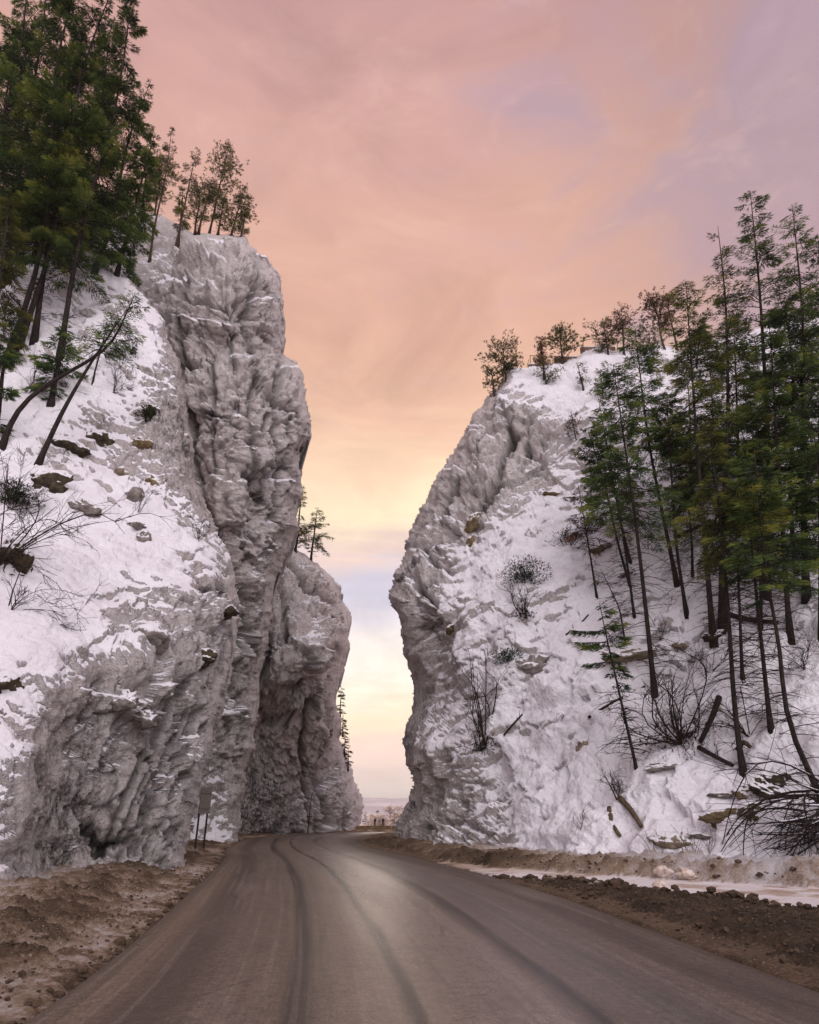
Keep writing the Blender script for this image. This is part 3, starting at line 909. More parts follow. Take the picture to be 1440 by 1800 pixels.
def resample(line, n):
    line = np.asarray(line, float)
    # Catmull-Rom style smoothing through dense linear + blur
    d = np.r_[0, np.cumsum(np.linalg.norm(np.diff(line, axis=0), axis=1))]
    s_ = np.linspace(0, d[-1], n)
    out = np.stack([np.interp(s_, d, line[:, k]) for k in range(2)], -1)
    for _ in range(30):
        out[1:-1] = (out[:-2] + 2 * out[1:-1] + out[2:]) / 4
    return out


left_edge = np.array([(-3.0, -6), (-3.1, 2), (-3.4, 7.6), (-4.7, 15.2), (-6.2, 23), (-8.6, 35.6), (-11.4, 47), (-14.0, 62), (-16.3, 76), (-15.8, 92), (-12, 104), (-6, 111), (4, 115), (40, 119)])
right_edge = np.array([(5.2, -6), (4.9, 2), (4.4, 8.8), (3.7, 18.3), (2.7, 25), (1.0, 33.5), (-.93, 41.7), (-2.6, 50), (-4.0, 59), (-4.7, 70), (-4.2, 84), (-1.0, 96), (3, 102), (10, 105), (40, 109)])
NE = 260
LE, RE = resample(left_edge, NE), resample(right_edge, NE)
NU = 24
us = np.linspace(0, 1, NU)
RP = LE[:, None] * (1 - us)[None, :, None] + RE[:, None] * us[None, :, None]
crown = .07 * (1 - (2 * us - 1) ** 2)
RV = np.concatenate([RP, np.broadcast_to(crown[None, :, None], (NE, NU, 1))], -1).reshape(-1, 3)
ii = np.arange(NE * NU).reshape(NE, NU)
RF = np.stack([ii[:-1, :-1], ii[:-1, 1:], ii[1:, 1:], ii[1:, :-1]], -1).reshape(-1, 4)
rm = mk_mesh('road', RV, [RF], [M_ROAD], True)
slen = np.r_[0, np.cumsum(np.linalg.norm(np.diff((LE + RE) / 2, axis=0), axis=1))]
uvl = rm.uv_layers.new(name='UVMap')
li = np.empty(len(rm.loops), np.int32)
rm.loops.foreach_get('vertex_index', li)
UV = np.stack([np.tile(us, NE), np.repeat(slen, NU)], -1)
uvl.data.foreach_set('uv', UV[li].ravel().astype(np.float32))
tag(link('road', rm), 'dirty asphalt road with dark tyre tracks curving right between the cliffs', None, None, 'structure')

# ground wedge: fine near, coarse far
GR, GC = 430, 520
Yr = np.geomspace(3.6, 150, GR)
Us = np.linspace(-.85, .95, GC)
GX = Us[None] * (Yr[:, None] + 2.5)
GY = np.broadcast_to(Yr[:, None], GX.shape)
XL = np.interp(GY, left_edge[:9, 1], left_edge[:9, 0])
XA = np.interp(GY, right_edge[:10, 1], right_edge[:10, 0])
gp = np.stack([GX.ravel(), GY.ravel(), np.zeros(GX.size)], -1)
road_poly = np.concatenate([LE, RE[::-1]])
inr = in_poly(GX, GY, road_poly)
dl = dist_line(GX, GY, LE[::3])
dr = dist_line(GX, GY, RE[::3])
XB = np.interp(GY, [0, 8, 15.6, 22.5, 24.6, 27.5, 33], [14, 11, 7.3, 4.2, 2.8, 2.2, 1.1])
XC = np.interp(GY, [0, 8, 14, 20.9, 23.5, 26.6, 29.6, 33.5, 40, 50, 60], [44, 28, 18, 11.0, 8.3, 5.5, 3.3, 1.5, -.1, -2.1, -3.4])
R = lambda f, o, sd, g=.5: fbm(gp * f, o, sd, g).reshape(GX.shape)
lump = R(.9, 4, 31)
lump2 = R(3.2, 4, 37, .62)
lump3 = R(9.0, 3, 39, .6)
left_side = (~inr) & (dl < dr)
dj = dl + R(.8, 3, 41) * .35 + R(3.5, 3, 43) * .12
bh = np.interp(GY, [0, 10, 20, 32, 45, 60, 90], [1.0, 1.0, 1.0, 1.0, .9, .6, .4])
zl = np.interp(dj, [0, .25, .7, 1.1, 2.0, 2.7, 3.6, 5, 9], [-.06, .03, .06, .10, .30, .40, .36, .40, .6]) * bh
zl += (lump * .10 + lump2 * .09 + lump3 * .045 + R(22.0, 2, 57) * .018) * sstep(dj, .1, 1.2)
dirt_l = np.interp(dj, [0, .3, .8, 1.3, 2.2, 3.0, 4.0, 6.0], [.66, .44, .38, .58, .58, .42, .24, .18]) + lump * .26 + lump2 * .28
dirt_l += np.where(GY > 30, .12, 0) - .35 * sstep(np.hypot(GX + 12.8, (GY - 40) * .5), 3.0, 1.2)
# right near
fx = np.clip((GX - XA) / np.maximum(XB - XA, .15), -1, 1)
wid = np.maximum(XB - XA, 0)
dA, dB, dC = GX - XA + R(.9, 3, 45) * .3, GX - XB + R(1.3, 3, 46) * .35, GX - XC + R(.9, 3, 47) * .5
zr = np.interp(dA, [-.2, .15, .5, 1.1, 2.2], [-.06, .05, .06, .15, .17]) * sstep(wid, .1, .9)
zr += (lump * .05 + lump2 * .075 + lump3 * .045 + R(22.0, 2, 58) * .018) * sstep(dA, .2, .9)
zr = np.where(dB > 0, np.maximum(.02, zr * sstep(dB, .55, .0)) + .015 * lump, zr)
bank_h = np.interp(GY, [0, 20, 27, 33, 45, 60], [.68, .62, .48, .38, .46, .4])
zc = np.interp(dC, [0, .35, 1.0, 1.5, 2.4, 5, 12], [0, .35, .85, 1.0, .95, .95, 1.0]) * bank_h + (lump * .18 + lump2 * .14 + lump3 * .05) * sstep(dC, .0, .7)
zr = np.where(dC > 0, np.maximum(zr, zc), zr)
ice = sstep(dB, .0, .5) * sstep(dC, .2, -.3)
dirt_r = np.where(dB < 0, .86 + lump * .12, .10 + .30 * sstep(R(.7, 4, 51) + .2 * R(2.0, 3, 53), .12, .5) * 1.0)
near_merge = sstep(GY, 24, 31)
dirt_r = np.where((dB > 0), dirt_r + near_merge * .32, dirt_r)
dirt_bank = np.interp(dC, [0, .5, 1.2, 1.8, 2.6], [.36, .33, .28, .12, .0]) + lump * .18 + lump2 * .16 + near_merge * np.interp(dC, [0, 2.0, 3.5, 5], [.42, .42, .25, .0])
dirt_r = np.where(dC > 0, dirt_bank, dirt_r)
dirt_r = np.where((dA < .6) & (dB < 0), .68, dirt_r)
far_d = np.minimum(dl, dr)
zf_ = np.interp(far_d + R(.6, 3, 55) * .5, [0, .4, 1.2, 3, 8], [-.06, .10, .30, .35, .5]) + (lump * .1 + lump2 * .05) * sstep(far_d, .2, 1)
use_right = (~inr) & (~left_side) & (GY < 62)
z = np.where(left_side, zl, np.where(use_right, zr, zf_))
dirt = np.where(left_side, dirt_l, np.where(use_right, dirt_r, .62 + lump * .2 - .02 * far_d))
z = np.where(inr, -.09, z)
drop = sstep(GY, 121, 150) * 6
z = z - np.where(GY > 119, drop, 0)
ice = np.where(use_right, ice, 0)
GV = np.stack([GX, GY, z], -1)
GROUND = GV
jj = np.arange(GR * GC).reshape(GR, GC)
GF = np.stack([jj[:-1, :-1], jj[:-1, 1:], jj[1:, 1:], jj[1:, :-1]], -1).reshape(-1, 4)
gm = mk_mesh('roadside_ground', GV.reshape(-1, 3), [GF], [M_GROUND], True, None, {'dirt': dirt.ravel(), 'ice': ice.ravel()})
tag(link('roadside_ground', gm), 'ploughed banks of dirt and snow along both sides of the road', None, None, 'structure')


def ground_z(x, y):
    i = int(np.clip(np.searchsorted(Yr, y), 0, GR - 1))
    j = int(np.clip(np.searchsorted(Us, x / (y + 2.5)), 0, GC - 1))
    return float(GROUND[i, j, 2])


# the valley floor out to the horizon, and the ground behind the camera
def grid_sheet(xs, ys, zfun):
    X, Y_ = np.meshgrid(xs, ys)
    Z = zfun(X, Y_)
    V = np.stack([X, Y_, Z], -1).reshape(-1, 3)
    k = np.arange(X.size).reshape(X.shape)
    return V, np.stack([k[:-1, :-1], k[:-1, 1:], k[1:, 1:], k[1:, :-1]], -1).reshape(-1, 4)


def valley_z(X, Y_):
    zz_ = -.6 - 34 * sstep(Y_, 135, 900)
    q = np.stack([X.ravel() / 260, Y_.ravel() / 260, X.ravel() * 0], -1)
    return zz_ + fbm(q, 3, 61).reshape(X.shape) * 6 * sstep(Y_, 200, 700)


V_, F_ = grid_sheet(np.concatenate([np.linspace(-9000, -400, 24), np.linspace(-320, 320, 30), np.linspace(400, 9000, 24)]),
                    np.concatenate([np.linspace(-400, 130, 12), np.linspace(150, 1500, 60), np.geomspace(1600, 12000, 30)]), valley_z)
tag(link('valley_ground', mk_mesh('valley_ground', V_, [F_], [M_VALLEY])), 'snowy valley floor beyond the road bend', None, None, 'structure')


def ridge(name, y, h, seed, depth, label):
    xs = np.linspace(-y * 1.6, y * 1.6, 220)
    ts = np.linspace(0, 1, 12)
    q = np.stack([xs / (y * .16), np.full_like(xs, seed), xs * 0], -1)
    top = h * (.72 + .55 * fbm(q, 5, seed, .5))
    V = []
    for t_ in ts:
        V.append(np.stack([xs, np.full_like(xs, y - depth * (1 - t_)) + fbm(q * 3, 2, seed + 2) * depth * .2, -40 + (top + 40) * np.sin(t_ * np.pi / 2) ** .9], -1))
    V.append(np.stack([xs, np.full_like(xs, y + depth), np.full_like(xs, -60.)], -1))
    V = np.array(V)
    k = np.arange(V.shape[0] * V.shape[1]).reshape(V.shape[:2])
    F = np.stack([k[:-1, :-1], k[:-1, 1:], k[1:, 1:], k[1:, :-1]], -1).reshape(-1, 4)
    tag(link(name, mk_mesh(name, V.reshape(-1, 3), [F], [M_HAZED_HILL])), label, None, None, 'structure')


ridge('hill', 2300, 42, 3, 500, 'low hazy wooded hill across the valley')
ridge('hill', 3600, 120, 8, 900, 'faint far mountain ridge under the clouds')

# haze: thin winter air over the valley
hz = MB().box((0, 4000, 85), (20000, 16000, 250))
hzm = new_mat('winter_haze')
th = NT(hzm.node_tree)
pv = th.new('ShaderNodeVolumePrincipled')
pv.inputs['Color'].default_value = (.97, .93, .91, 1)
pv.inputs['Density'].default_value = .00012
pv.inputs['Anisotropy'].default_value = .2
ho = th.new('ShaderNodeOutputMaterial')
th.link(pv.outputs[0], ho.inputs['Volume'])
HAZE = True
if HAZE:
    tag(link('haze', hz.mesh('haze', [hzm], False)), None, None, None, 'stuff')

# ------------------------------------------------------------------ trees
def make_tree(base, top, R=2.0, cs=.35, nb=70, ns=40, style='fir', mat=None, bark=None, seed=0, bend=0.0, r0=None, sprig=.30, dead=14, name='fir_tree', label='', group=None, cat='tree', wid=1.0, via=None, gap=.15, dead_len=1.0, sides=8, pexp=.68):
    rng = np.random.RandomState(seed)
    base = np.asarray(base, float)
    top = np.asarray(top, float) - base
    H = np.linalg.norm(top)
    n = 14
    t = np.linspace(0, 1, n)
    path = top[None] * t[:, None]
    if via is not None:
        # via: list of (t, point) the trunk passes through
        ks = [0.0] + [v[0] for v in via] + [1.0]
        ps = np.array([[0, 0, 0]] + [np.asarray(v[1], float) - base for v in via] + [top])
        path = np.stack([np.interp(t, ks, ps[:, k]) for k in range(3)], -1)
        for _ in range(2):
            path[1:-1] = (path[:-2] + 2 * path[1:-1] + path[2:]) / 4
    else:
        side = np.array([rng.normal(), rng.normal() * .5, 0]) * H * .006
        path += np.sin(t * np.pi)[:, None] * np.array([bend * H, 0, 0]) + np.sin(t * 2.3 * np.pi)[:, None] * side
    path[0, 2] -= .25
    if r0 is None:
        r0 = .005 * H + .025
    rad = r0 * (1 - t) ** .85 + .015
    rad[0] *= 1.6
    rad[1] *= 1.06
    mb = MB().tube(path, rad, sides, 0)
    P = lambda tt: np.stack([np.interp(tt, t, path[:, k]) for k in range(3)], -1)
    root = thing(name, base, label, cat, group)
    # living branches
    tb = cs + (1 - cs) * rng.rand(nb) ** .85 * .985
    tb.sort()
    k = (tb - cs) / (1 - cs)
    if style == 'fir':
        L = R * ((1 - k) ** pexp * (.35 + .65 * sstep(k, -.12, .22)) + .07)
    elif style == 'pine':
        L = R * (np.sin(np.pi * np.clip(k * .86 + .14, 0, 1)) ** .6 * .95 + .1)
    elif style == 'round':
        L = R * np.sqrt(np.clip(1 - (k * 1.75 - .72) ** 2 * .9, .06, 1))
    else:
        L = R * (.6 + .4 * rng.rand(nb))
    gaps = perlin(np.stack([tb * H * .55, rng.rand(nb) * .3, np.full(nb, seed * .7)], -1))
    L = L * rng.uniform(.55, 1.12, nb) * np.clip(1 + gaps * 1.1, .35, 1.3)
    keep = rng.rand(nb) > gap
    tb, L, k = tb[keep], L[keep], k[keep]
    nb = len(tb)
    az = rng.rand(nb) * 2 * np.pi + seed
    D = np.stack([np.cos(az), np.sin(az), np.zeros(nb)], -1)
    if style == 'fir':
        up, dr_ = .32 * k + .02, .42 * (1 - k) + .08
    elif style == 'pine':
        up, dr_ = .25 + .5 * k, .12 + 0 * k
    else:
        up, dr_ = .35 + .7 * k, .1 + 0 * k
    s_ = np.linspace(0, 1, 5)
    bp = P(tb)[:, None] + L[:, None, None] * (D[:, None] * s_[None, :, None])
    bp[..., 2] += L[:, None] * (up[:, None] * s_ - dr_[:, None] * s_ ** 2 + .12 * s_ ** 4 * (style == 'fir'))
    br = np.clip(.012 + .011 * L, .012, .07)[:, None] * (1 - .85 * s_)[None]
    V, F = tubes(bp, br, 3)
    mb.add(V, F, 0)
    if dead:
        td = rng.uniform(.06, max(cs + .1, .2), dead)
        Ld = rng.uniform(.35, 1.0, dead) * (.4 + R * .45) * dead_len
        az2 = rng.rand(dead) * 2 * np.pi
        D2 = np.stack([np.cos(az2), np.sin(az2), np.zeros(dead)], -1)
        pth = P(td)[:, None] + Ld[:, None, None] * D2[:, None] * s_[None, :, None]
        pth[..., 2] += Ld[:, None] * (rng.uniform(-.1, .35, dead)[:, None] * s_ - rng.uniform(.1, .6, dead)[:, None] * s_ ** 2)
        rd = np.clip(.011 + .008 * Ld, .010, .035)[:, None] * (1 - .75 * s_)[None]
        V, F = tubes(pth, rd, 3)
        mb.add(V, F, 0)
        # side twigs
        m2 = dead * 3
        pick = rng.randint(0, dead, m2)
        sp = rng.uniform(.3, .95, m2)
        i0 = np.minimum((sp * 4).astype(int), 3)
        b0 = pth[pick, i0] + (pth[pick, i0 + 1] - pth[pick, i0]) * (sp * 4 - i0)[:, None]
        a3 = az2[pick] + rng.choice([-1, 1], m2) * rng.uniform(.5, 1.1, m2)
        D3 = np.stack([np.cos(a3), np.sin(a3), rng.uniform(-.5, .3, m2)], -1)
        s3 = np.linspace(0, 1, 3)
        p3 = b0[:, None] + (Ld[pick] * rng.uniform(.2, .45, m2))[:, None, None] * D3[:, None] * s3[None, :, None]
        V, F = tubes(p3, np.full((m2, 3), .011) * np.array([1, .8, .4]), 3)
        mb.add(V, F, 0)
    link('trunk', mb.mesh('trunk', [bark or M_BARK]), root)
    # foliage: needle sprays along each branch
    if ns:
        cnt = np.maximum((ns * (L / (L.mean() + 1e-6)) ** 1.25).astype(int), 3)
        ib = np.repeat(np.arange(nb), cnt)
        m = len(ib)
        if style == 'fir':
            sp = rng.uniform(.12, 1.0, m) ** .75
        else:
            cl = rng.choice(4, m)
            sp = np.array([.45, .68, .86, 1.0])[cl] + rng.normal(0, .035, m)
            sp = np.clip(sp, .2, 1.05)
        q = np.clip(sp, 0, .9999) * 4
        i0 = np.minimum(q.astype(int), 3)
        c0 = bp[ib, i0] + (bp[ib, i0 + 1] - bp[ib, i0]) * (q - i0)[:, None]
        Dv = D[ib]
        Pv = np.stack([-Dv[:, 1], Dv[:, 0], np.zeros(m)], -1)
        Lb = L[ib]
        if style == 'fir':
            lat = rng.uniform(-1, 1, m) * (.10 + .34 * Lb * (1.05 - sp) * (sp > .12)) * wid
            c0 = c0 + Pv * lat[:, None] + np.stack([np.zeros(m), np.zeros(m), -np.abs(lat) * .30 - rng.rand(m) ** 2 * .10 * Lb], -1)
            dv = Dv * .7 + Pv * np.sign(lat)[:, None] * .6 + rng.normal(0, .2, (m, 3)) * np.array([1, 1, .8]) + np.array([0, 0, -.22])
        else:
            # tufts: several clusters to each branch
            tid = ib * 16 + cl * 4 + rng.randint(0, 4, m)
            off = np.clip(np.random.RandomState(seed + 5).normal(0, 1, (nb * 16 + 32, 3)), -1.25, 1.25)[tid] * np.array([1, 1, .6])
            c0 = c0 + off * (.14 + .13 * Lb)[:, None] * wid
            dv = rng.normal(0, 1, (m, 3)) + np.array([0, 0, .5]) + off * .3
        dv /= np.linalg.norm(dv, axis=1)[:, None]
        ref = rng.normal(0, 1, (m, 3))
        wv = np.cross(dv, ref)
        wv /= np.linalg.norm(wv, axis=1)[:, None] + 1e-9
        ln = sprig * rng.uniform(.6, 1.35, m)
        ww = ln * (.085 if style == 'fir' else .10)
        a = c0
        V = np.stack([a - wv * ww[:, None], a + wv * ww[:, None], c0 + dv * ln[:, None]], 1).reshape(-1, 3)
        F = np.arange(m * 3).reshape(m, 3)
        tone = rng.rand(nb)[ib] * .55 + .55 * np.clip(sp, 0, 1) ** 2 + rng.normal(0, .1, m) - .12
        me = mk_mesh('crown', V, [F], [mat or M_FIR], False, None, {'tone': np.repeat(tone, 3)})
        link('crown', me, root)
    return root


def tree_px(cliff, b, tp, sink=.25, base_P=None, via=(), **kw):
    """a tree rooted on a cliff at photograph point b, its tip towards tp"""
    B = cliff.at(*b) if base_P is None else np.asarray(base_P, float)
    B = B - np.array([0, 0, sink])
    Yp = B[1]
    T = at_Y(np.array(tp[0]), np.array(tp[1]), np.array(Yp))
    if via:
        H = T - B
        vv = []
        for q in via:
            Q = at_Y(np.array(q[0]), np.array(q[1]), np.array(Yp))
            vv.append((float(np.clip((Q[2] - B[2]) / max(H[2], .1), .02, .98)), Q))
        kw['via'] = vv
    return make_tree(B, T, **kw)


GL = 'dark firs on the near left slope'
left_trees = [
    # base, top, R, cs, nb, ns, mat, label
    ((-60, 560), (60, -110), 4.2, .20, 150, 130, M_FIR, 'dark fir at the far left edge running out of the frame top'),
    ((5, 615), (165, -120), 3.9, .30, 160, 135, M_FIR, 'tall dark fir whose slanting trunk starts left of the fork of dark trunks'),
    ((28, 600), (205, -60), 3.6, .34, 150, 120, M_FIR, 'dense fir with a slanting trunk just right of the leftmost trunk'),
    ((103, 612), (238, -20), 3.4, .30, 160, 120, M_FIR, 'fir with the thick clear leaning trunk at the front of the left stand'),
    ((60, 590), (150, 40), 2.8, .36, 110, 90, M_FIR_OLIVE, 'olive tinted fir between two thicker dark fir trunks on the left'),
    ((10, 500), (95, -110), 3.8, .2, 140, 120, M_FIR, 'dark fir behind the slanting trunks at the left edge'),
    ((165, 480), (262, 140), 2.8, .12, 120, 100, M_FIR, 'dense shorter fir at the right edge of the left stand'),
    ((205, 486), (272, 235), 2.2, .15, 90, 80, M_FIR, 'small green fir beside the bare trees above the left slope'),
    ((120, 470), (200, 30), 3.4, .12, 140, 120, M_FIR, 'full dark fir filling the middle of the left stand'),
    ((60, 455), (130, 60), 3.4, .10, 130, 110, M_FIR, 'full dark fir behind the olive tinted one on the left'),
    ((-25, 660), (20, 330), 2.4, .35, 70, 70, M_FIR_OLIVE, 'yellowish green low fir boughs at the left frame edge'),
    ((92, 700), (118, 560), 1.6, .12, 40, 50, M_FIR, 'low dark green boughs hanging under the left stand above the leaning trunks'),
    ((-12, 770), (18, 585), 1.8, .2, 44, 50, M_FIR, 'small dark fir at the left frame edge beside the bowed trunk foot'),
    ((-30, 480), (30, 40), 3.6, .1, 130, 110, M_FIR, 'dark fir at the left frame edge behind the yellowish boughs'),
]
for i, (b, tp, R_, cs, nb, ns, mt, lb) in enumerate(left_trees):
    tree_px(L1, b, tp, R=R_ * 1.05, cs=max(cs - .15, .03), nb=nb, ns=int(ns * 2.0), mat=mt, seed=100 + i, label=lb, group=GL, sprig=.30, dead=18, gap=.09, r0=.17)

GLT = 'young trees leaning out of the left snow slope'
tree_px(L1, (68, 808), (222, 545), R=2.0, cs=.68, nb=26, ns=60, mat=M_FIR, gap=.3, seed=131, label='straight black trunk leaning far right over a dark root hollow', group=GLT, name='leaning_tree', r0=.13, dead=8, sprig=.22, dead_len=.6, via=[(110, 722), (155, 645)])
tree_px(L1, (4, 778), (236, 520), R=1.9, cs=.60, nb=30, ns=60, mat=M_FIR, seed=132, label='bowed tree whose curved trunk crosses the straight leaning one', group=GLT, name='leaning_tree', r0=.14, dead=6, sprig=.22, dead_len=.6, via=[(25, 725), (70, 680), (125, 650), (185, 625), (205, 590)])
tree_px(L1, (165, 672), (190, 560), R=1.0, cs=.4, nb=14, ns=30, mat=M_FIR, seed=133, label='thin sapling behind the crossing leaning trunks', group=GLT, name='leaning_tree', r0=.05, dead=8, sprig=.26, dead_len=.7)

GM = 'trees on top of the tall rock tower'
tower = [
    # base, top, R, cs, nb, ns, style, mat, dead, label
    ((266, 466), (304, 222), 2.2, .42, 70, 26, 'fir', M_PINE, 20, 'tallest thin tree on the tower shoulder with a twiggy bare tip', .3),
    ((307, 452), (347, 260), 1.8, .50, 60, 22, 'fir', M_PINE, 20, 'slim tree with a bare brushy tip rooted on the ledge boulder', .4),
    ((316, 440), (322, 330), 1.5, .35, 34, 30, 'fir', M_FIR_OLIVE, 12, 'thin low tree tight behind the ledge boulder tree', .2),
    ((272, 378), (287, 280), 2.4, .2, 50, 50, 'pine', M_FIR_OLIVE, 6, 'leafy green tree behind the twiggy tree on the tower shoulder', .1),
    ((250, 374), (264, 236), 2.2, .2, 60, 50, 'fir', M_FIR_OLIVE, 6, 'pale green slender tree next to the dark left firs', .1),
    ((367, 409), (402, 257), 2.6, .32, 66, 50, 'pine', M_PINE, 10, 'tallest rounded pine on the summit of the tower', .1),
    ((350, 404), (374, 312), 1.6, .40, 34, 26, 'pine', M_PINE, 12, 'thin pine with sparse needles left of the tallest summit pine', .25),
    ((345, 406), (352, 335), 1.7, .25, 36, 40, 'pine', M_FIR_OLIVE, 6, 'bushy green tree at the left end of the summit row', .1),
    ((406, 414), (427, 340), 2.0, .15, 50, 44, 'pine', M_PINE, 6, 'rightmost round crowned pine on the tower edge', .1),
    ((384, 410), (394, 346), 1.6, .2, 34, 36, 'pine', M_PINE, 6, 'small bushy pine between the tallest and the rightmost summit pines', .1),
    ((425, 416), (432, 375), 1.0, .1, 24, 26, 'pine', M_PINE, 2, 'low shrubby pine under the rightmost summit pine', .1),
]
for i, (b, tp, R_, cs, nb, ns, st, mt, dd, lb, gp_) in enumerate(tower):
    tree_px(L2, b, tp, R=R_ * .82, cs=cs, nb=nb, ns=int(ns * 3.4), style=st, mat=mt, seed=200 + i, label=lb, group=GM, sprig=.26, dead=dd, gap=gp_, r0=.13, bark=M_BARK_BROWN, name='summit_tree', wid=1.1)

GG = 'small conifers on the far left buttress'
gapt = [
    ((546, 984), (558, 892), 3.2, .10, 44, 36, 'lone conifer with layered drooping boughs on the buttress top'),
    ((519, 968), (534, 850), 3.0, .10, 50, 36, 'conifer half hidden behind the tower edge on the buttress top'),
]
for i, (b, tp, R_, cs, nb, ns, lb) in enumerate(gapt):
    tree_px(L3, b, tp, R=R_, cs=cs, nb=nb, ns=ns, mat=M_PINE, seed=240 + i, label=lb, group=GG, sprig=.5, dead=4, gap=.1, r0=.16, name='conifer', wid=.7)
for i, (b, tp, lb) in enumerate([((598, 1255), (600, 1205), 'tiny conifer high on the outer edge of the far buttress'),
                                 ((603, 1290), (603, 1248), 'tiny conifer midway down the outer edge of the far buttress'),
                                 ((606, 1325), (607, 1285), 'tiny conifer low on the outer edge of the far buttress'),
                                 ((612, 1350), (613, 1312), 'lowest dark conifer on the outer edge of the far buttress')]):
    B = at_Y(np.array(b[0]), np.array(b[1]), np.array(112.))
    tree_px(L3, b, tp, base_P=B, R=.75, cs=.06, nb=26, ns=20, mat=M_PINE, seed=250 + i, label=lb, group=GG, sprig=.5, dead=0, gap=.1, r0=.1, name='conifer')

GT = 'trees along the crest of the right cliff'
crest = [
    ((888, 668), (884, 608), 2.1, .25, 44, 44, 'round', M_PINE, 'round crowned pine at the left tip of the right cliff crest'),
    ((870, 694), (864, 652), 1.1, .1, 24, 30, 'round', M_PINE, 'small bush hanging below the round crowned crest pine'),
    ((957, 668), (951, 597), 1.5, .3, 40, 18, 'pine', M_BROWN, 'thin reddish pine in front of the left end of the railing'),
    ((988, 640), (984, 582), 2.0, .1, 46, 44, 'round', M_PINE, 'bushy pine standing behind the concrete wall on the crest'),
    ((1024, 676), (1016, 642), .8, .3, 14, 10, 'pine', M_PINE, 'small stunted dead looking shrub on the snow below the concrete wall'),
    ((1068, 622), (1062, 570), 1.9, .15, 40, 36, 'round', M_PINE, 'bushy pine at the right end of the crest railing'),
    ((1098, 622), (1093, 546), 1.9, .3, 44, 22, 'pine', M_BROWN, 'open reddish pine right of the railing end'),
    ((1168, 612), (1148, 528), 2.2, .3, 50, 40, 'round', M_BROWN, 'rusty brown crowned tree on the crest'),
    ((1190, 612), (1172, 522), 1.8, .35, 44, 22, 'pine', M_PINE, 'thin pine just right of the rusty brown tree'),
]
for i, (b, tp, R_, cs, nb, ns, st, mt, lb) in enumerate(crest):
    tree_px(R1, b, tp, R=R_ * .88, cs=cs, nb=nb, ns=int(ns * 4.0), style=st, mat=mt, seed=270 + i, label=lb, group=GT, sprig=.24, dead=4, gap=.08, r0=.12, bark=M_BARK_BROWN, name='crest_tree')
B = R1.at(958, 672)
tree_px(R1, (962, 676), (957, 650), R=1.4, cs=.02, nb=30, ns=30, style='round', mat=M_PINE, seed=281, label='low green bush on the snow at the foot of the thin reddish crest pine', group=GT, sprig=.34, dead=0, r0=.05, name='crest_bush', cat='bush')

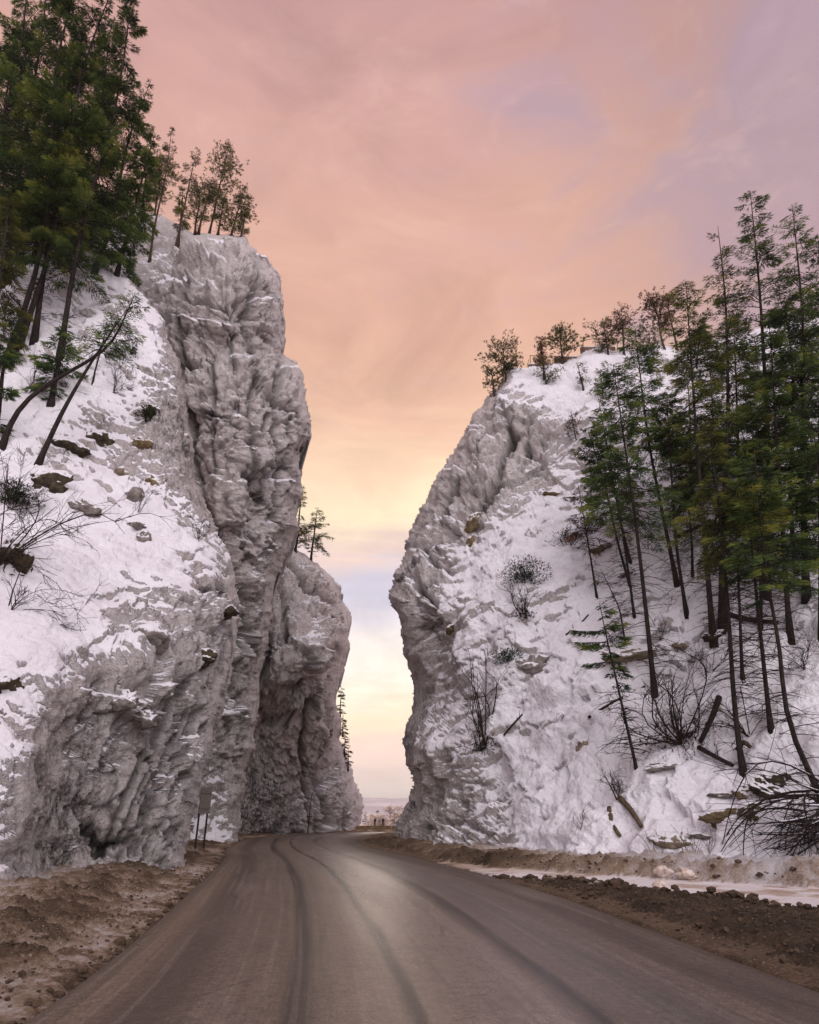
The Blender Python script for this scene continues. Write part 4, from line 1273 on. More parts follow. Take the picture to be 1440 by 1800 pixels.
GR_ = 'conifers on the right snow slope'
slope = [
    # base, top, R, cs, nb, ns, style, mat, dead, via, label
    ((1190, 1020), (1116, 574), 2.5, .42, 90, 66, 'fir', M_FIR, 22, [(1160, 880), (1138, 767)], 'dark fir standing forward at the left of the right stand with dense crown'),
    ((1147, 1212), (1078, 640), 2.5, .52, 80, 62, 'fir', M_FIR, 34, [(1137, 1083), (1118, 920)], 'fir with the long clear trunk ending beside the flat tan stone'),
    ((1107, 982), (1052, 700), 2.2, .38, 70, 60, 'fir', M_FIR, 16, [(1093, 930)], 'dense green fir above the reddish dead boughs'),
    ((1110, 1030), (1034, 752), 1.8, .45, 60, 50, 'fir', M_FIR, 20, [], 'slim fir left of the dense green fir on the open snow'),
    ((1048, 1048), (1016, 850), 1.3, .5, 34, 20, 'fir', M_BROWN, 20, [(1035, 960)], 'thin leftmost slope tree with brown dead boughs'),
    ((1208, 1084), (1172, 690), 1.9, .45, 66, 44, 'fir', M_FIR, 26, [(1188, 960)], 'slender fir behind the fir with the long clear trunk'),
    ((1115, 1082), (1080, 830), 1.2, .6, 26, 14, 'fir', M_FIR_OLIVE, 24, [], 'almost bare sapling trunk below the slim fir'),
    ((1253, 1124), (1206, 498), 2.4, .45, 90, 52, 'fir', M_FIR_OLIVE, 26, [(1240, 960), (1225, 780)], 'light green tall fir with a narrow pointed top over the crest'),
    ((1270, 1106), (1262, 398), 2.5, .52, 60, 50, 'fir', M_FIR_OLIVE, 22, [(1268, 960), (1281, 760), (1278, 540)], 'tall pine with an open clumped crown and upswept side limb'),
    ((1303, 1352), (1246, 740), 2.2, .62, 80, 44, 'fir', M_FIR_OLIVE, 44, [(1290, 1250), (1284, 1120), (1272, 960)], 'thick dark trunk with flared base and yellowish crown'),
    ((1345, 1050), (1319, 338), 2.7, .45, 90, 64, 'fir', M_FIR, 20, [(1352, 800), (1337, 520)], 'tallest conifer of the right stand with a sharp top'),
    ((1415, 1060), (1393, 362), 2.8, .42, 80, 60, 'fir', M_FIR, 20, [(1412, 850), (1413, 560)], 'second tallest conifer near the right edge with ragged crown'),
    ((1363, 1300), (1306, 780), 1.9, .55, 60, 40, 'fir', M_FIR, 30, [(1330, 1050)], 'straight bare brown trunk ending in the open snow on the right'),
    ((1434, 1372), (1326, 790), 2.0, .62, 56, 44, 'fir', M_FIR, 34, [(1400, 1320), (1372, 1235), (1376, 1130), (1350, 1050)], 'tree whose trunk bends in a long curve down to the fallen tangle'),
    ((1387, 1118), (1352, 560), 2.7, .30, 110, 80, 'fir', M_FIR, 20, [], 'dense dark fir in the middle of the right stand'),
    ((1402, 1015), (1383, 520), 3.0, .25, 120, 90, 'fir', M_FIR, 14, [], 'broad dark fir with thick crown behind the dense middle fir'),
    ((1310, 1206), (1290, 850), 1.5, .55, 44, 30, 'fir', M_FIR_OLIVE, 28, [(1300, 1060)], 'thin forked stem right behind the thick flared trunk'),
    ((1120, 1352), (1054, 1060), 1.9, .42, 26, 46, 'fir', M_FIR, 30, [(1080, 1180), (1064, 1110)], 'small isolated fir with sparse side boughs low on the snow slope'),
    ((1100, 1136), (1056, 1000), .9, .9, 5, 5, 'fir', M_FIR, 36, [(1090, 1070)], 'bare thin sapling behind the small isolated fir'),
    ((1357, 900), (1295, 735), .9, .8, 8, 8, 'fir', M_FIR, 30, [], 'thin bare trunk leaning left in front of the dense firs'),
    ((1452, 1000), (1441, 410), 3.0, .3, 90, 70, 'fir', M_FIR, 12, [], 'conifer cut off by the right frame edge'),
    ((1262, 905), (1246, 600), 2.6, .15, 100, 70, 'fir', M_FIR, 10, [], 'full mid height fir under the tall open pine'),
    ((1215, 850), (1207, 640), 1.9, .25, 66, 44, 'fir', M_FIR_OLIVE, 12, [], 'light green bushy fir on the snow below the rusty crest tree'),
    ((1300, 870), (1290, 560), 2.6, .2, 100, 76, 'fir', M_FIR, 10, [], 'full fir between the tall open pine and the tallest conifer'),
    ((1440, 1130), (1440, 640), 2.7, .3, 90, 76, 'fir', M_FIR, 16, [], 'dark fir at the right frame edge below the cut off conifer'),
    ((1335, 1110), (1322, 720), 2.0, .45, 70, 56, 'fir', M_FIR_OLIVE, 26, [], 'olive fir in front of the dense dark middle fir'),
    ((1215, 1010), (1205, 760), 1.5, .4, 50, 36, 'fir', M_FIR, 20, [], 'short fir with low boughs behind the slender fir'),
    ((1150, 640), (1140, 580), 1.5, .1, 40, 40, 'pine', M_PINE, 4, [], 'short pine just below the rusty crest tree'),
    ((1225, 660), (1232, 560), 1.9, .1, 60, 44, 'fir', M_FIR_OLIVE, 6, [], 'pale small fir on the crest snow beside the tall narrow fir'),
    ((1060, 700), (1056, 668), .9, .2, 20, 26, 'pine', M_FIR, 2, [], 'tiny tree on the upper snow left of the forward dark fir'),
    ((1012, 770), (1003, 735), .9, .3, 16, 16, 'pine', M_BROWN, 6, [], 'tiny brownish tree on the upper snow field'),
]
for i, (b, tp, R_, cs, nb, ns, st, mt, dd, via, lb) in enumerate(slope):
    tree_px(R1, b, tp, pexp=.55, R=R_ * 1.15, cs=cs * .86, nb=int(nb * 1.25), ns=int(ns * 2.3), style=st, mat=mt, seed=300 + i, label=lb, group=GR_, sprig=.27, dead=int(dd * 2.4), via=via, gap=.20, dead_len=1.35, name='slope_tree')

# ------------------------------------------------------------------ shrubs, twigs, tangles
def make_shrub(base, stems, h, spread, seed, label, name='bare_shrub', group=None, lean=(0, 0), r=.03, depth=2, mat=None, up=(0, 0, 1), clump=0.0, sub=5, droop=.1, cat='shrub', part='stems'):
    rng = np.random.RandomState(seed)
    mb = MB()
    root = thing(name, base, label, cat, group)
    n = 7
    t = np.linspace(0, 1, n)
    lvl = []
    for k in range(stems):
        d = np.array([rng.normal() * spread + lean[0], rng.normal() * spread + lean[1], 1.0])
        d /= np.linalg.norm(d)
        L = h * rng.uniform(.55, 1.1)
        side = rng.normal(0, .14, 3)
        p = d * (L * t)[:, None] + side * (L * np.sin(t * 3.1))[:, None] + np.array([0, 0, -droop * L]) * (t ** 2)[:, None] + rng.normal(0, .08, 3) * np.array([1, 1, 0])
        p[:, 2] -= .1
        lvl.append((p, r * rng.uniform(.6, 1.2), L))
    for dpt in range(depth + 1):
        if lvl:
            pp = np.array([x[0] for x in lvl])
            rr = np.array([x[1] for x in lvl])[:, None] * (1 - .75 * t)[None]
            V, F = tubes(pp, np.maximum(rr, .006), 4 if dpt == 0 else 3)
            mb.add(V, F, 0)
        nxt = []
        if dpt < depth:
            for p, r_, L in lvl:
                for _ in range(sub):
                    j = rng.randint(1, n - 1)
                    a = p[j]
                    d = (p[j + 1] - p[j]) if j + 1 < n else p[j] - p[j - 1]
                    d = d / (np.linalg.norm(d) + 1e-9) + rng.normal(0, .55, 3)
                    d /= np.linalg.norm(d)
                    l2 = L * rng.uniform(.2, .5)
                    q = a + d * (l2 * t)[:, None] + rng.normal(0, .1, 3) * (l2 * np.sin(t * 3))[:, None]
                    nxt.append((q, r_ * .5, l2))
        lvl = nxt
    link(part, mb.mesh(part, [mat or M_TWIG]), root)
    if clump:
        st = MB()
        m = int(260 * clump)
        c = rng.normal(0, 1, (m, 3)) * np.array([.45, .35, .28]) * clump
        d = rng.normal(0, 1, (m, 3))
        d /= np.linalg.norm(d, axis=1)[:, None]
        wv = np.cross(d, rng.normal(0, 1, (m, 3)))
        wv /= np.linalg.norm(wv, axis=1)[:, None]
        V = np.stack([c, c + d * .12 + wv * .035, c + d * .28, c + d * .12 - wv * .035], 1).reshape(-1, 3)
        tag(link('leaf_litter', mk_mesh('leaf_litter', V, [np.arange(m * 4).reshape(m, 4)], [M_BARK], False), root), kind='stuff')
    return root


GS = 'bare shrubs on the snow slopes'
sh = lambda cl, px, py: cl.at(px, py)
make_shrub(sh(R1, 848, 1302), 9, 5.6, .16, 401, 'tall multi stemmed bare shrub on the lower left of the right slope', group=GS, r=.055, lean=(-.02, 0), clump=1.1)
make_shrub(sh(R1, 1196, 1306), 16, 4.6, .30, 402, 'wide bare shrub fanning from a dark clump amid the right slope', group=GS, r=.045, lean=(-.02, 0), clump=2.0, droop=.15)
make_shrub(sh(R1, 1190, 1302), 12, 2.6, .9, 403, 'drooping brush at the foot of the wide fanning shrub', group=GS, r=.025, droop=.9)
make_shrub(sh(R1, 924, 1090), 9, 2.8, .30, 404, 'small bare shrub under the dark bush on the right slope', group=GS, r=.035, clump=.7)
make_shrub(sh(R1, 1322, 1300), 7, 3.4, .5, 405, 'arching leafless shrub right of the thick flared trunk', group=GS, r=.03, lean=(-.3, 0), droop=.5)
make_shrub(sh(R1, 1245, 1180), 6, 2.6, .5, 406, 'thin twiggy shrub left of the thick flared trunk', group=GS, r=.02, lean=(-.2, 0), droop=.3)
make_shrub(sh(R1, 1160, 1120), 10, 2.6, .4, 407, 'bare twigs behind the flat tan stone', group=GS, r=.02)
make_shrub(sh(R1, 1345, 1110), 9, 2.6, .6, 408, 'low bare twigs under the dense dark middle fir', group=GS, r=.02, droop=.3)
make_shrub(sh(R1, 1415, 1180), 9, 2.6, .6, 409, 'pale twiggy brush near the right frame edge', group=GS, r=.02, droop=.3)
make_shrub(sh(R1, 993, 1262), 14, 1.2, .5, 410, 'tuft of dry grass drooping on the open right slope', name='grass_tuft', group=GS, r=.012, depth=0, droop=1.2, mat=M_DEADWOOD)
make_shrub(sh(R1, 1080, 1390), 7, 2.2, .5, 411, 'dark arching twigs above two short logs', group=GS, r=.03, lean=(.2, 0), droop=.5)
GSL = 'bare shrubs on the left slope'
make_shrub(sh(L1, -5, 1010), 12, 4.6, .55, 420, 'large bare spreading shrub at the left frame edge', group=GSL, r=.035, lean=(.55, 0), droop=.25, clump=.9)
make_shrub(sh(L1, 15, 1080), 8, 3.2, .55, 421, 'low bare branches reaching right below the large left edge shrub', group=GSL, r=.022, lean=(.9, 0), droop=.5)
make_shrub(sh(L1, 340, 955), 7, 1.6, .4, 422, 'small twiggy shrub on the brink of the near left slope', group=GSL, r=.018)
make_shrub(sh(L1, 242, 905), 7, 1.5, .3, 423, 'few upright twigs in the middle of the left snow', group=GSL, r=.014, depth=1)
make_shrub(sh(L1, 20, 880), 10, 3.0, .5, 424, 'thin bare brush above the large left edge shrub', group=GSL, r=.02, lean=(.5, 0))
make_shrub(sh(L1, 200, 690), 8, 2.2, .5, 425, 'fine bare twigs beneath the crossing leaning trunks', group=GSL, r=.018)
make_shrub(sh(L1, 60, 680), 10, 2.6, .6, 426, 'bare brush on the snow under the left fir stand', group=GSL, r=.02)


def make_bush(base, R_, n, seed, label, mat, name='evergreen_bush', group=None):
    rng = np.random.RandomState(seed)
    n = int(n * 3)
    root = thing(name, base, label, 'bush', group)
    c = rng.normal(0, 1, (n, 3))
    c /= np.linalg.norm(c, axis=1)[:, None]
    c *= (rng.rand(n) ** .4)[:, None] * R_ * np.array([1.1, .9, .75])
    lob = perlin(c * 1.5 / R_ + seed)
    c *= (1 + lob * .8)[:, None]
    c[:, 2] += R_ * .4
    d = c / R_ + rng.normal(0, .6, (n, 3))
    d /= np.linalg.norm(d, axis=1)[:, None]
    wv = np.cross(d, rng.normal(0, 1, (n, 3)))
    wv /= np.linalg.norm(wv, axis=1)[:, None]
    ln = rng.uniform(.10, .24, n)[:, None]
    V = np.stack([c, c + d * ln * .45 + wv * ln * .13, c + d * ln, c + d * ln * .45 - wv * ln * .13], 1).reshape(-1, 3)
    link('foliage', mk_mesh('foliage', V, [np.arange(n * 4).reshape(n, 4)], [mat], False), root)
    ends = c[rng.choice(n, 10)]
    t = np.linspace(0, 1, 5)
    pth = ends[:, None] * t[None, :, None] + np.array([0, 0, -.2])
    V, F = tubes(pth, np.full((10, 5), .03) * (1 - .7 * t), 4)
    link('stems', mk_mesh('stems', V, F, [M_TWIG]), root)
    return root


GB = 'evergreen bushes on the snow slopes'
make_bush(sh(R1, 924, 1030), 1.5, 900, 501, 'dark green bush clinging to the open right slope', M_FIR, group=GB)
make_bush(sh(R1, 1000, 940), 1.3, 500, 502, 'brownish bush left of the thin leftmost slope tree', M_BROWN, group=GB)
make_bush(sh(R1, 1035, 918), 1.4, 600, 503, 'dark bush around the thin leftmost slope tree', M_FIR, group=GB)
make_bush(sh(L1, 20, 870), .9, 600, 504, 'dark mossy bush at the left edge beside the root hollow', M_FIR, group=GB)
make_bush(sh(L1, 258, 740), .55, 260, 505, 'olive shrub on the capped boulder of the left slope', M_FIR_OLIVE, group=GB)
make_bush(sh(L1, 215, 630), 1.0, 500, 506, 'low green boughs at the base of the crossing leaning trunks', M_FIR, group=GB)
make_bush(sh(R1, 895, 1170), .9, 420, 507, 'dark drooping clump on the ledge above the tall bare shrub', M_FIR, group=GB)
make_bush(sh(R1, 1270, 1010), 1.2, 500, 508, 'dark low bush among the right trunks', M_FIR, group=GB)
make_bush(sh(R1, 1415, 1010), 1.6, 800, 509, 'dark thicket at the foot of the second tallest conifer', M_FIR, group=GB)

# fallen tree tangle, lower right
TB = R1.at(1420, 1420)
rng = np.random.RandomState(77)
tg = thing('fallen_tree', TB, 'fallen dark tree with a tangle of snowy branches in the lower right', 'fallen tree')
mb = MB()
t = np.linspace(0, 1, 9)
sn_mb = MB()
for k in range(64):
    st_ = np.array([rng.uniform(-.5, 1.2), rng.uniform(-1.2, .2), rng.uniform(-.3, 1.3)])
    a = rng.uniform(math.pi * .75, math.pi * 1.75)
    L = rng.uniform(1.6, 4.4)
    d = np.array([math.cos(a) * 1.0, -.25 + rng.normal() * .25, math.sin(a) * .55])
    p = st_ + d * (L * t)[:, None] + np.array([0, 0, -.22 * L]) * (t ** 2)[:, None] + rng.normal(0, .12, 3) * (L * np.sin(t * 3.1))[:, None]
    r_ = rng.uniform(.018, .042) if k > 5 else rng.uniform(.05, .085)
    mb.tube(p, r_ * (1 - .8 * t) + .008, 5)
    if k % 3 == 0:
        q = p[1:6] + np.array([0, 0, r_ * .75])
        sn_mb.tube(q, r_ * .8 * (1 - .5 * t[1:6]), 5)
    for _ in range(10):
        j = rng.randint(2, 8)
        d2 = (p[j] - p[j - 1]) / np.linalg.norm(p[j] - p[j - 1]) + rng.normal(0, .6, 3)
        l2 = L * rng.uniform(.12, .4)
        mb.tube(p[j] + d2 * (l2 * t[::2])[:, None] + rng.normal(0, .1, 3) * (l2 * np.sin(t[::2] * 3))[:, None], .014 * (1 - .6 * t[::2]), 3)
link('branches', mb.mesh('branches', [M_BARK]), tg)
link('branch_snow', sn_mb.mesh('branch_snow', [M_SNOW]), tg)

# ------------------------------------------------------------------ rocks and logs
def ico(sub):
    import bmesh
    bm = bmesh.new()
    bmesh.ops.create_icosphere(bm, subdivisions=sub, radius=1)
    V = np.array([v.co[:] for v in bm.verts])
    F = np.array([[v.index for v in f.verts] for f in bm.faces])
    bm.free()
    return V, F


IV, IF = ico(4)
IV2, IF2 = ico(1)


def make_rock(base, size, seed, label, mat, name='rock', group=None, rot=0.0, cat='rock'):
    V = IV.copy()
    cv, ce = cells(V * .9 + seed * 3.3, seed)
    cv2, _ = cells(V * 2.4 + seed * 1.7, seed + 4)
    V = V * (1 + cv * .55 + cv2 * .16 + fbm(V * 3, 3, seed) * .06)[:, None] * np.asarray(size)
    c, s_ = math.cos(rot), math.sin(rot)
    V = np.stack([V[:, 0] * c - V[:, 2] * s_, V[:, 1], V[:, 0] * s_ + V[:, 2] * c], -1)
    o = link(name, mk_mesh(name, V, [IF], [mat], True), None, base)
    return tag(o, label, cat, group)


GK = 'rocks showing through the left snow slope'
for i, (px, py, sz, mt, lb, ro) in enumerate([
    (85, 845, (1.25, .8, .8), M_STONE_DARK, 'dark root bound rock hollow below the straight leaning trunk', .1),
    (130, 780, (.95, .6, .5), M_STONE_DARK, 'dark mossy rock right of the straight leaning trunk', -.2),
    (180, 765, (.9, .5, .5), M_STONE_DARK, 'broken dark rock band in the middle of the left slope', -.4),
    (250, 775, (.62, .5, .42), M_STONE_OCHRE, 'brown capped boulder near the right brink of the left slope', .1),
    (276, 835, (.42, .4, .55), M_STONE_OCHRE, 'ochre upright block under the brown capped boulder', .2),
    (215, 812, (.45, .4, .32), M_STONE_TAN, 'small tan rock left of the ochre upright block', 0),
    (270, 728, (.45, .4, .55), M_STONE_DARK, 'dark rock notch at the top brink of the left slope', .1),
    (232, 868, (.6, .4, .5), M_STONE_GREY, 'grey rock below the ochre upright block', .5),
    (150, 892, (.75, .5, .35), M_STONE_GREY, 'low grey ledge left of the grey rock in the left snow', -.4),
    (240, 925, (.5, .4, .2), M_STONE_GREY, 'thin grey ledge in the middle of the left snow', -.2),
    (250, 955, (.28, .3, .5), M_STONE_GREY, 'narrow upright grey rock under the thin grey ledge', .2),
    (12, 1005, (.55, .4, .7), M_STONE_DARK, 'dark root stump rock at the left frame edge', .1),
    (8, 1200, (.5, .4, .5), M_STONE_DARK, 'dark hole rock low on the left frame edge', 0),
    (372, 1082, (.6, .5, .36), M_STONE_DARK, 'dark block sticking out of the grey wall near its upper edge', .2),
    (335, 1165, (.42, .4, .4), M_STONE_DARK, 'small dark block set in the middle of the grey streaked wall', .3),
    (245, 1150, (.50, .5, .55), M_STONE_GREY, 'round stone with a thick snow cap on the wall brink', 0),
    (226, 1262, (.36, .3, .36), M_STONE_GREY, 'pointed stone jutting from the lip above the recess', .4),
    (262, 1224, (.34, .3, .22), M_STONE_GREY, 'snow topped ledge stone right of the pointed lip stone', .2),
    (190, 1225, (.4, .35, .3), M_STONE_GREY, 'broken grey stone under the lip above the recess', -.2),
]):
    p = L1.at(px, py) - L1.normal(px, py) * .3 * min(sz)
    make_rock(p, sz, 600 + i, lb, mt, group=GK, rot=ro)
GK2 = 'rocks showing through the right snow slope'
for i, (px, py, sz, mt, lb, ro) in enumerate([
    (1113, 1157, (1.6, .6, .42), M_STONE_TAN, 'flat tan stone left of the long clear trunk', .1),
    (1196, 1132, (.45, .4, .3), M_STONE_TAN, 'small tan stone right of the long clear trunk', .1),
    (1175, 1458, (.78, .5, .36), M_STONE_TAN, 'tan wedge shaped stone low on the snow near the bank', -.1),
    (1272, 1417, (1.1, .5, .42), M_STONE_OCHRE, 'long ochre stone below the thick flared trunk', .15),
    (1308, 1378, (.55, .5, .42), M_STONE_OCHRE, 'ochre block just right under the thick flared trunk', -.3),
    (1345, 1385, (.7, .5, .36), M_STONE_DARK, 'dark slanting rock right of the ochre block', -.6),
    (1362, 1362, (.9, .6, .7), M_STONE_DARK, 'large dark boulder behind the fallen tree tangle', -.3),
    (1318, 1420, (.5, .4, .55), M_STONE_OCHRE, 'mossy olive rock right of the long ochre stone', .2),
    (1218, 1438, (.42, .4, .16), M_STONE_GREY, 'small flat grey stone left of the long ochre stone', 0),
    (1263, 1383, (.5, .4, .14), M_STONE_GREY, 'thin flat grey slab on the snow under the flared trunk', .05),
    (936, 1172, (1.0, .6, .6), M_STONE_GREY, 'grey snow capped boulder beside the dark drooping clump', .1),
    (826, 905, (.5, .5, 1.0), M_STONE_OCHRE, 'ochre streaked rock in the cleft above the right snow field', -.5),
    (810, 940, (.34, .4, .8), M_STONE_OCHRE, 'thin ochre rock lower in the same cleft', -.2),
    (1030, 1312, (.34, .3, .42), M_STONE_TAN, 'small upright tan stone on the open lower right slope', -.3),
    (1170, 1352, (.75, .4, .16), M_STONE_GREY, 'flat grey slab right of the small isolated fir', .1),
    (965, 858, (.7, .5, .28), M_STONE_OCHRE, 'mossy ledge rock high on the right snow field', .0),
    (1055, 955, (.9, .5, .3), M_STONE_OCHRE, 'mossy ledge under the thin leftmost slope tree', .05),
    (1258, 1115, (.6, .5, .35), M_STONE_DARK, 'dark low rock between the right trunks', .2),
    (785, 1105, (.5, .5, .35), M_STONE_OCHRE, 'ochre chip on the rim between rock nose and snow', .3),
    (1100, 1000, (.6, .4, .2), M_STONE_GREY, 'grey flat ledge left of the slim fir foot', .2),
    (890, 650, (.9, .8, .8), M_STONE_GREY, 'rounded dark edged boulder on the crest beside the round pine', .2),
]):
    p = R1.at(px, py) - R1.normal(px, py) * .3 * min(sz)
    make_rock(p, sz, 650 + i, lb, mt, group=GK2, rot=ro)


def make_log(cl, a, b, r, label, mat=None, group='logs lying on the right slope', seed=0):
    A = cl.at(*a) + cl.normal(*a) * r * .9
    B_ = cl.at(*b) + cl.normal(*b) * r * .9
    rng = np.random.RandomState(seed)
    t = np.linspace(0, 1, 8)
    p = (B_ - A)[None] * t[:, None] + np.sin(t * 3.1)[:, None] * cl.normal(*a) * .12 + np.sin(t * 3.1)[:, None] * rng.normal(0, .08, 3)
    root = thing('fallen_log', A, label, 'log', group)
    m = MB().tube(p, r * (1 - .35 * t), 8)
    for _ in range(5):
        j = rng.randint(1, 7)
        d = rng.normal(0, 1, 3)
        d[2] = abs(d[2])
        L = rng.uniform(.2, .7)
        m.tube(p[j] + d * (L * t[::2])[:, None] * .5, .02 * (1 - .6 * t[::2]), 4)
    link('stem', m.mesh('stem', [mat or M_DEADWOOD]), root)


make_log(R1, (1088, 1400), (1125, 1444), .14, 'longer split log pointing downhill low on the right slope', seed=1)
make_log(R1, (1068, 1415), (1084, 1462), .12, 'shorter broken log left of the longer split log', seed=2)
make_log(R1, (1270, 1240), (1234, 1312), .15, 'dark log slanting left of the thick flared trunk', M_BARK, seed=3)
make_log(R1, (1230, 1318), (1290, 1345), .12, 'dark log lying against the foot of the thick flared trunk', M_BARK, seed=4)
make_log(R1, (1305, 1330), (1330, 1330), .13, 'short log right of the thick flared trunk', M_BARK_BROWN, seed=5)
make_log(R1, (1040, 1268), (1130, 1195), .08, 'thin dead branch lying left of the small isolated fir', M_BARK, seed=6)
make_log(R1, (1190, 940), (1240, 930), .14, 'dark log lying across the slope between the trunks', M_BARK, seed=7)
make_log(R1, (1280, 1090), (1370, 1098), .16, 'horizontal log behind the thin forked stem', M_BARK, seed=8)
make_log(R1, (880, 1290), (915, 1252), .07, 'curved root lying beside the tall bare shrub', M_BARK, seed=9)
make_log(R1, (997, 1120), (1035, 1082), .06, 'thin twig lying on the snow left of the small isolated fir top', M_BARK, seed=10)

# ------------------------------------------------------------------ roadside things
def gpt(px, py, z0=0.0):
    p = on_ground(np.array(float(px)), np.array(float(py)), z0)
    return p


# road sign seen from behind
sp_ = gpt(344, 1484, .45)
zg = ground_z(sp_[0], sp_[1])
root = thing('road_sign', (sp_[0], sp_[1], zg), 'tall narrow road sign seen from behind on two posts in the left bank', 'road sign')
k = sp_[1] * 1.11 / 1200          # metres to one photograph pixel here
ang = math.radians(74)
dx = np.array([math.cos(ang), math.sin(ang), 0])
for j, s_ in enumerate((0, 1)):
    q = dx * (.85 * s_)
    m = MB().box((q[0], q[1], 1.45), (.09, .07, 3.3), ang, 0, .01)
    link('post', m.mesh('post', [M_POST], False), root)
m = MB().box((dx[0] * .42 + .05, dx[1] * .42 - .04, 2.45), (1.15, .03, 1.35), ang, 0, .008)
panel = link('panel', m.mesh('panel', [M_METAL], False), root)
for zz_ in (2.05, 2.85):
    link('bracket', MB().box((dx[0] * .42 + .075, dx[1] * .42 - .08, zz_), (1.1, .03, .06), ang).mesh('bracket', [M_METAL], False), panel)

# snow pole at the bend
pp_ = gpt(541, 1462, .25)
root = thing('snow_pole', (pp_[0], pp_[1], ground_z(pp_[0], pp_[1])), 'thin dark snow marker pole against the far left buttress', 'marker pole')
h_ = 57 * pp_[1] * 1.105 / 1200
link('pole', MB().tube([(0, 0, -.4), (.1, 0, h_ * .5), (.32, 0, h_)], [.07, .06, .05], 6).mesh('pole', [M_POST]), root)
link('crossbar', MB().box((.1, -.06, h_ * .42), (.75, .05, .09), 0, 0, .01).mesh('crossbar', [M_POST], False), root)

# barrier across the bend, snow on top, two reflector posts
GBAR = 'barrier blocks along the outside of the bend'
for j in range(6):
    bx = -10.5 + j * 3.05
    by = 117.5 + j * .28
    root = thing('road_barrier', (bx, by, -.05), 'muddy roadside barrier block in the row at the far bend', 'barrier', GBAR)
    prof = np.array([(-.32, 0), (-.28, .12), (-.14, .38), (-.11, .82), (.11, .82), (.14, .38), (.28, .12), (.32, 0)])
    V = np.array([(x, y_, z_) for x in (-1.5, 1.5) for y_, z_ in prof])
    F4 = np.array([[a, (a + 1) % 8, 8 + (a + 1) % 8, 8 + a] for a in range(8)])
    F8 = np.array([list(range(7, -1, -1)), list(range(8, 16))])
    o = link('block', mk_mesh('block', V, [F4, F8], [M_BARRIER], False), root)
    o.rotation_euler.z = .09
    if j >= 3:
        c = MB().box((0, 0, .88), (2.9, .26, .13), .09, 0, .05)
        link('snow_cap', c.mesh('snow_cap', [M_SNOW]), root)
for j, (px, lb) in enumerate(((659, 'left dark reflector post standing behind the far barrier'), (673, 'right dark reflector post standing behind the far barrier'))):
    X_ = (px - 720) / 1200 / 1.105 * 121
    root = thing('reflector_post', (X_, 121.0, -.2), lb, 'marker post', 'reflector posts at the bend')
    link('post', MB().box((0, 0, 1.0), (.2, .12, 1.8), 0, 0, .02).mesh('post', [M_POST], False), root)
    link('reflector', MB().box((0, -.07, 1.75), (.36, .05, .45), 0, 0, .02).mesh('reflector', [M_POST], False), root)

# railing and retaining walls on the crest of the right cliff
_cp = R1.P[R1.inside] - CAMP
_cd = _cp[:, 1] * CT + _cp[:, 2] * ST
CREST_X = 720 + 1200 * _cp[:, 0] / _cd
CREST_Y = 900 - 1200 * (_cp[:, 2] * CT - _cp[:, 1] * ST) / _cd


def crest_pt(px, py, Y=61.0):
    # stand it on the built crest rather than on the traced one
    near_ = np.where(np.abs(CREST_X - px) < 10)[0]
    k_ = near_[np.argmin(CREST_Y[near_])]
    lift = np.interp(px, [932, 975, 1023, 1050, 1085], [638, 631, 620, 614, 614])
    return at_Y(np.array(float(px)), np.array(float(py + np.clip(CREST_Y[k_] - lift, -12, 25) + 1)), np.array(_cp[k_, 1] + .5))


GW = 'concrete walls on the right crest'
for j, (xa, ya, xb, yb, hpx, lb) in enumerate([(975, 627, 1022, 625, 15, 'tan concrete retaining wall with a snow lip on the right crest'),
                                               (932, 636, 956, 636, 8, 'low concrete kerb behind the thin reddish crest pine'),
                                               (1023, 617, 1042, 613, 10, 'stepped concrete block at the top of the crest path'),
                                               (1042, 613, 1082, 612, 8, 'low concrete edge at the right end of the crest railing')]):
    A, B_ = crest_pt(xa, ya), crest_pt(xb, yb)
    mid_ = (A + B_) / 2
    L = np.linalg.norm((B_ - A)[:2])
    hh = hpx * 60 / 1200 * .7
    root = thing('retaining_wall', (mid_[0], mid_[1], mid_[2] - hh), lb, 'wall', GW)
    sl = math.atan2(B_[2] - A[2], L)
    m = MB().box((0, 0, hh / 2 - .9), (L, .35, hh + 1.8), 0, 0, .03)
    link('wall_body', m.mesh('wall_body', [M_CONC], False), root)
    m = MB().box((0, 0, hh + .05), (L * .98, .4, .14), 0, 0, .05)
    link('snow_cap', m.mesh('snow_cap', [M_SNOW]), root)
GRL = 'railing runs on the right crest'
for lb, posts, rails in [
    ('leftmost railing run with a slanting brace behind the thin reddish pine', [(932, 637, 619)], [[(932, 619), (958, 621), (985, 624)]]),
    ('middle railing run stepping up beside the concrete wall', [(1025, 618, 601)], [[(985, 610), (1004, 609), (1025, 608)], [(1025, 601), (1046, 598)]]),
    ('right railing run behind the bushy crest pines', [(1046, 614, 598), (1085, 613, 598)], [[(1046, 598), (1066, 597), (1085, 598)]])]:
    p0 = crest_pt(posts[0][0], posts[0][1])
    root = thing('railing', p0, lb, 'railing', GRL)
    for (x_, yb, yt) in posts:
        a, b = crest_pt(x_, yb) - p0, crest_pt(x_, yt) - p0
        link('post', MB().tube([a - np.array([0, 0, .5]), b], .045, 6).mesh('post', [M_RAIL]), root)
    if 'brace' in lb:
        link('brace', MB().tube([crest_pt(926, 639) - p0, crest_pt(930, 626) - p0], .04, 6).mesh('brace', [M_RAIL]), root)
    for rl in rails:
        pts_ = np.array([crest_pt(x_, y_) - p0 for x_, y_ in rl])
        link('rail', MB().tube(pts_, .04, 6).mesh('rail', [M_RAIL]), root)

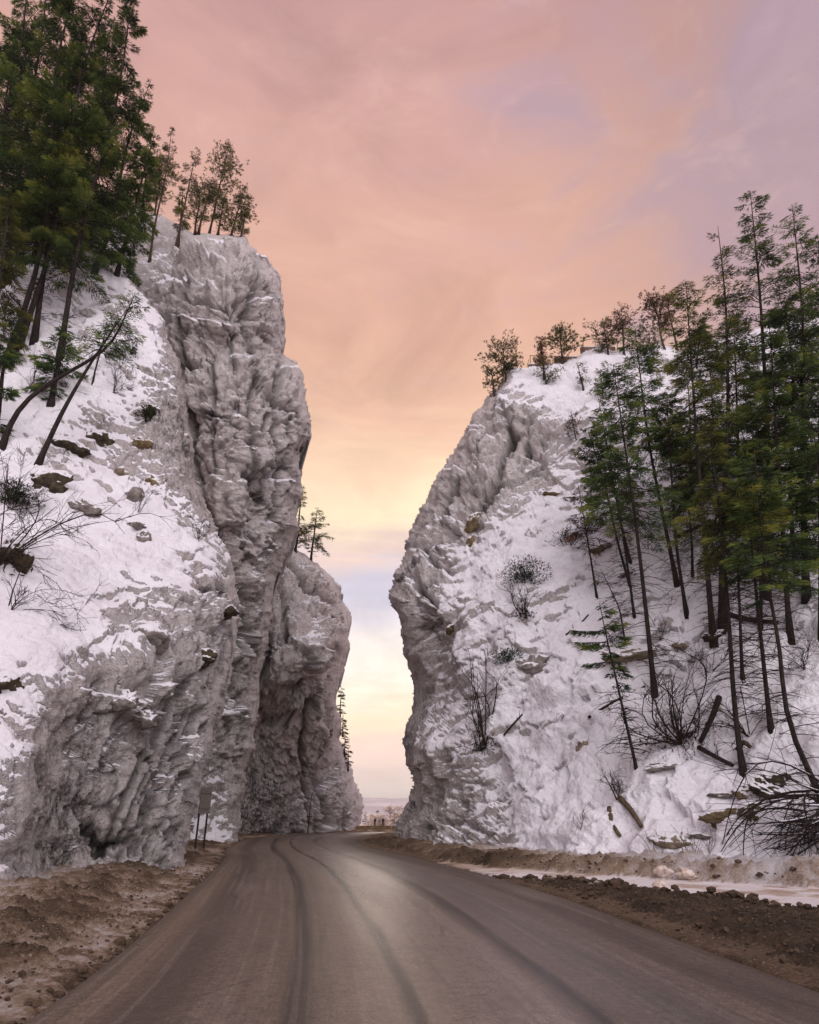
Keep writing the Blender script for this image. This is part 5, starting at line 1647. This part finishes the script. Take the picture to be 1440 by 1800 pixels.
# loose clods and chunks
rng = np.random.RandomState(5)
VV, FF, n0 = [], [], 0
def scatter(n, xf, yf, s0, s1):
    global n0
    for _ in range(n):
        y = yf()
        x = xf(y)
        s_ = rng.uniform(s0, s1) * (1 if rng.rand() > .12 else 1.9)
        v = IV2 * (1 + rng.uniform(-.28, .28, (len(IV2), 1))) * np.array([1, rng.uniform(.7, 1), rng.uniform(.5, .8)]) * s_
        VV.append(v + np.array([x, y, ground_z(x, y) + s_ * .2]))
        FF.append(IF2 + n0)
        n0 += len(IV2)
xa_ = lambda y: np.interp(y, right_edge[:10, 1], right_edge[:10, 0])
xb_ = lambda y: np.interp(y, [0, 8, 15.6, 22.5, 24.6, 27.5, 33], [14, 11, 7.3, 4.2, 2.8, 2.2, 1.1])
xl_ = lambda y: np.interp(y, left_edge[:9, 1], left_edge[:9, 0])
xc_ = lambda y: np.interp(y, [0, 8, 14, 20.9, 23.5, 26.6, 29.6, 33.5], [44, 28, 18, 11.0, 8.3, 5.5, 3.3, 1.5])
scatter(1500, lambda y: xa_(y) + .25 + (xb_(y) - xa_(y) - .2) * rng.rand(), lambda: 7 + 18 * rng.rand() ** 1.2, .010, .040)
scatter(260, lambda y: xb_(y) + rng.normal() * .18, lambda: rng.uniform(9, 25), .04, .10)
scatter(1300, lambda y: xl_(y) - .05 - 2.6 * rng.rand(), lambda: 6 + 24 * rng.rand() ** 1.2, .008, .028)
scatter(260, lambda y: xl_(y) - .1 + rng.normal() * .10, lambda: rng.uniform(6, 30), .02, .06)
scatter(90, lambda y: xc_(y) + .1 + rng.rand() * 1.0, lambda: rng.uniform(19, 32), .02, .06)
tag(link('dirt_clods', mk_mesh('dirt_clods', np.concatenate(VV), [np.concatenate(FF)], [M_CLOD], False)), None, None, None, 'stuff')
for i, (px, py, sz, lb) in enumerate([(1168, 1531, (.26, .2, .17), 'larger dirty ice chunk on the face of the right snow bank'),
                                      (1205, 1534, (.3, .2, .16), 'wide tan snow lump right of the larger dirty ice chunk'),
                                      (1156, 1545, (.16, .14, .12), 'small ice lump at the foot of the right snow bank')]):
    p = gpt(px, py, .22)
    make_rock((p[0], p[1], ground_z(p[0], p[1]) + .05), sz, 720 + i, lb, M_ICE, name='ice_chunk', group='ice chunks on the right snow bank', cat='ice chunk')

# dry weeds at the foot of the right slope
for i, (px, py, lb) in enumerate([(1212, 1503, 'clump of dry weeds just above the right snow bank'), (1244, 1500, 'lone dry weed stalk right of the dry weed clump'),
                                  (1150, 1492, 'faint dry weed stalks left of the dry weed clump'), (1025, 1458, 'thin dry weed on the snow below the two logs')]):
    make_shrub(R1.at(px, py), 10 if i == 0 else 5, 1.3, .28, 740 + i, lb, name='dry_weed', group='dry weeds on the right slope', r=.012, depth=1, mat=M_DEADWOOD, sub=3, cat='weed')

# frosted trees beyond the barrier, distance haze included in their pale colour
GF_ = 'frosted trees beyond the far bend'
rng = np.random.RandomState(12)
far = [(686, 1418, 'tallest frosted tree beyond the barrier with a spreading crown', 'round', 430), (664, 1424, 'frosted pointed tree left of the tallest frosted one', 'fir', 420),
       (652, 1432, 'small frosted tree near the far buttress', 'fir', 400), (643, 1427, 'thin frosted spire next to the far buttress', 'fir', 450), (700, 1421, 'frosted tree half hidden by the right rock nose', 'round', 440),
       (694, 1428, 'low frosted tree between the tallest one and the rock nose', 'fir', 380), (675, 1432, 'low frosted tree just left of the tallest frosted one', 'fir', 380), (658, 1436, 'lowest frosted bush behind the left reflector post', 'round', 360),
       (708, 1415, 'frosted tree right behind the rock nose edge', 'fir', 480), (668, 1439, 'low frosted bush behind the right reflector post', 'round', 350)]
for i, (px, py, lb, st, Yd) in enumerate(far):
    T = at_Y(np.array(float(px)), np.array(float(py)), np.array(float(Yd)))
    B = np.array([T[0] + rng.normal() * .4, T[1], valley_z(np.array([T[0]]), np.array([T[1]]))[0] - .5])
    make_tree(B, T, R=(4.2 if st == 'round' else 3.0), cs=.35, nb=60, ns=26, style=st, mat=M_FROST_HAZE, bark=M_DEADWOOD, seed=800 + i, label=lb, group=GF_, sprig=1.1, dead=0, r0=.3, name='frosted_tree', wid=1.2)
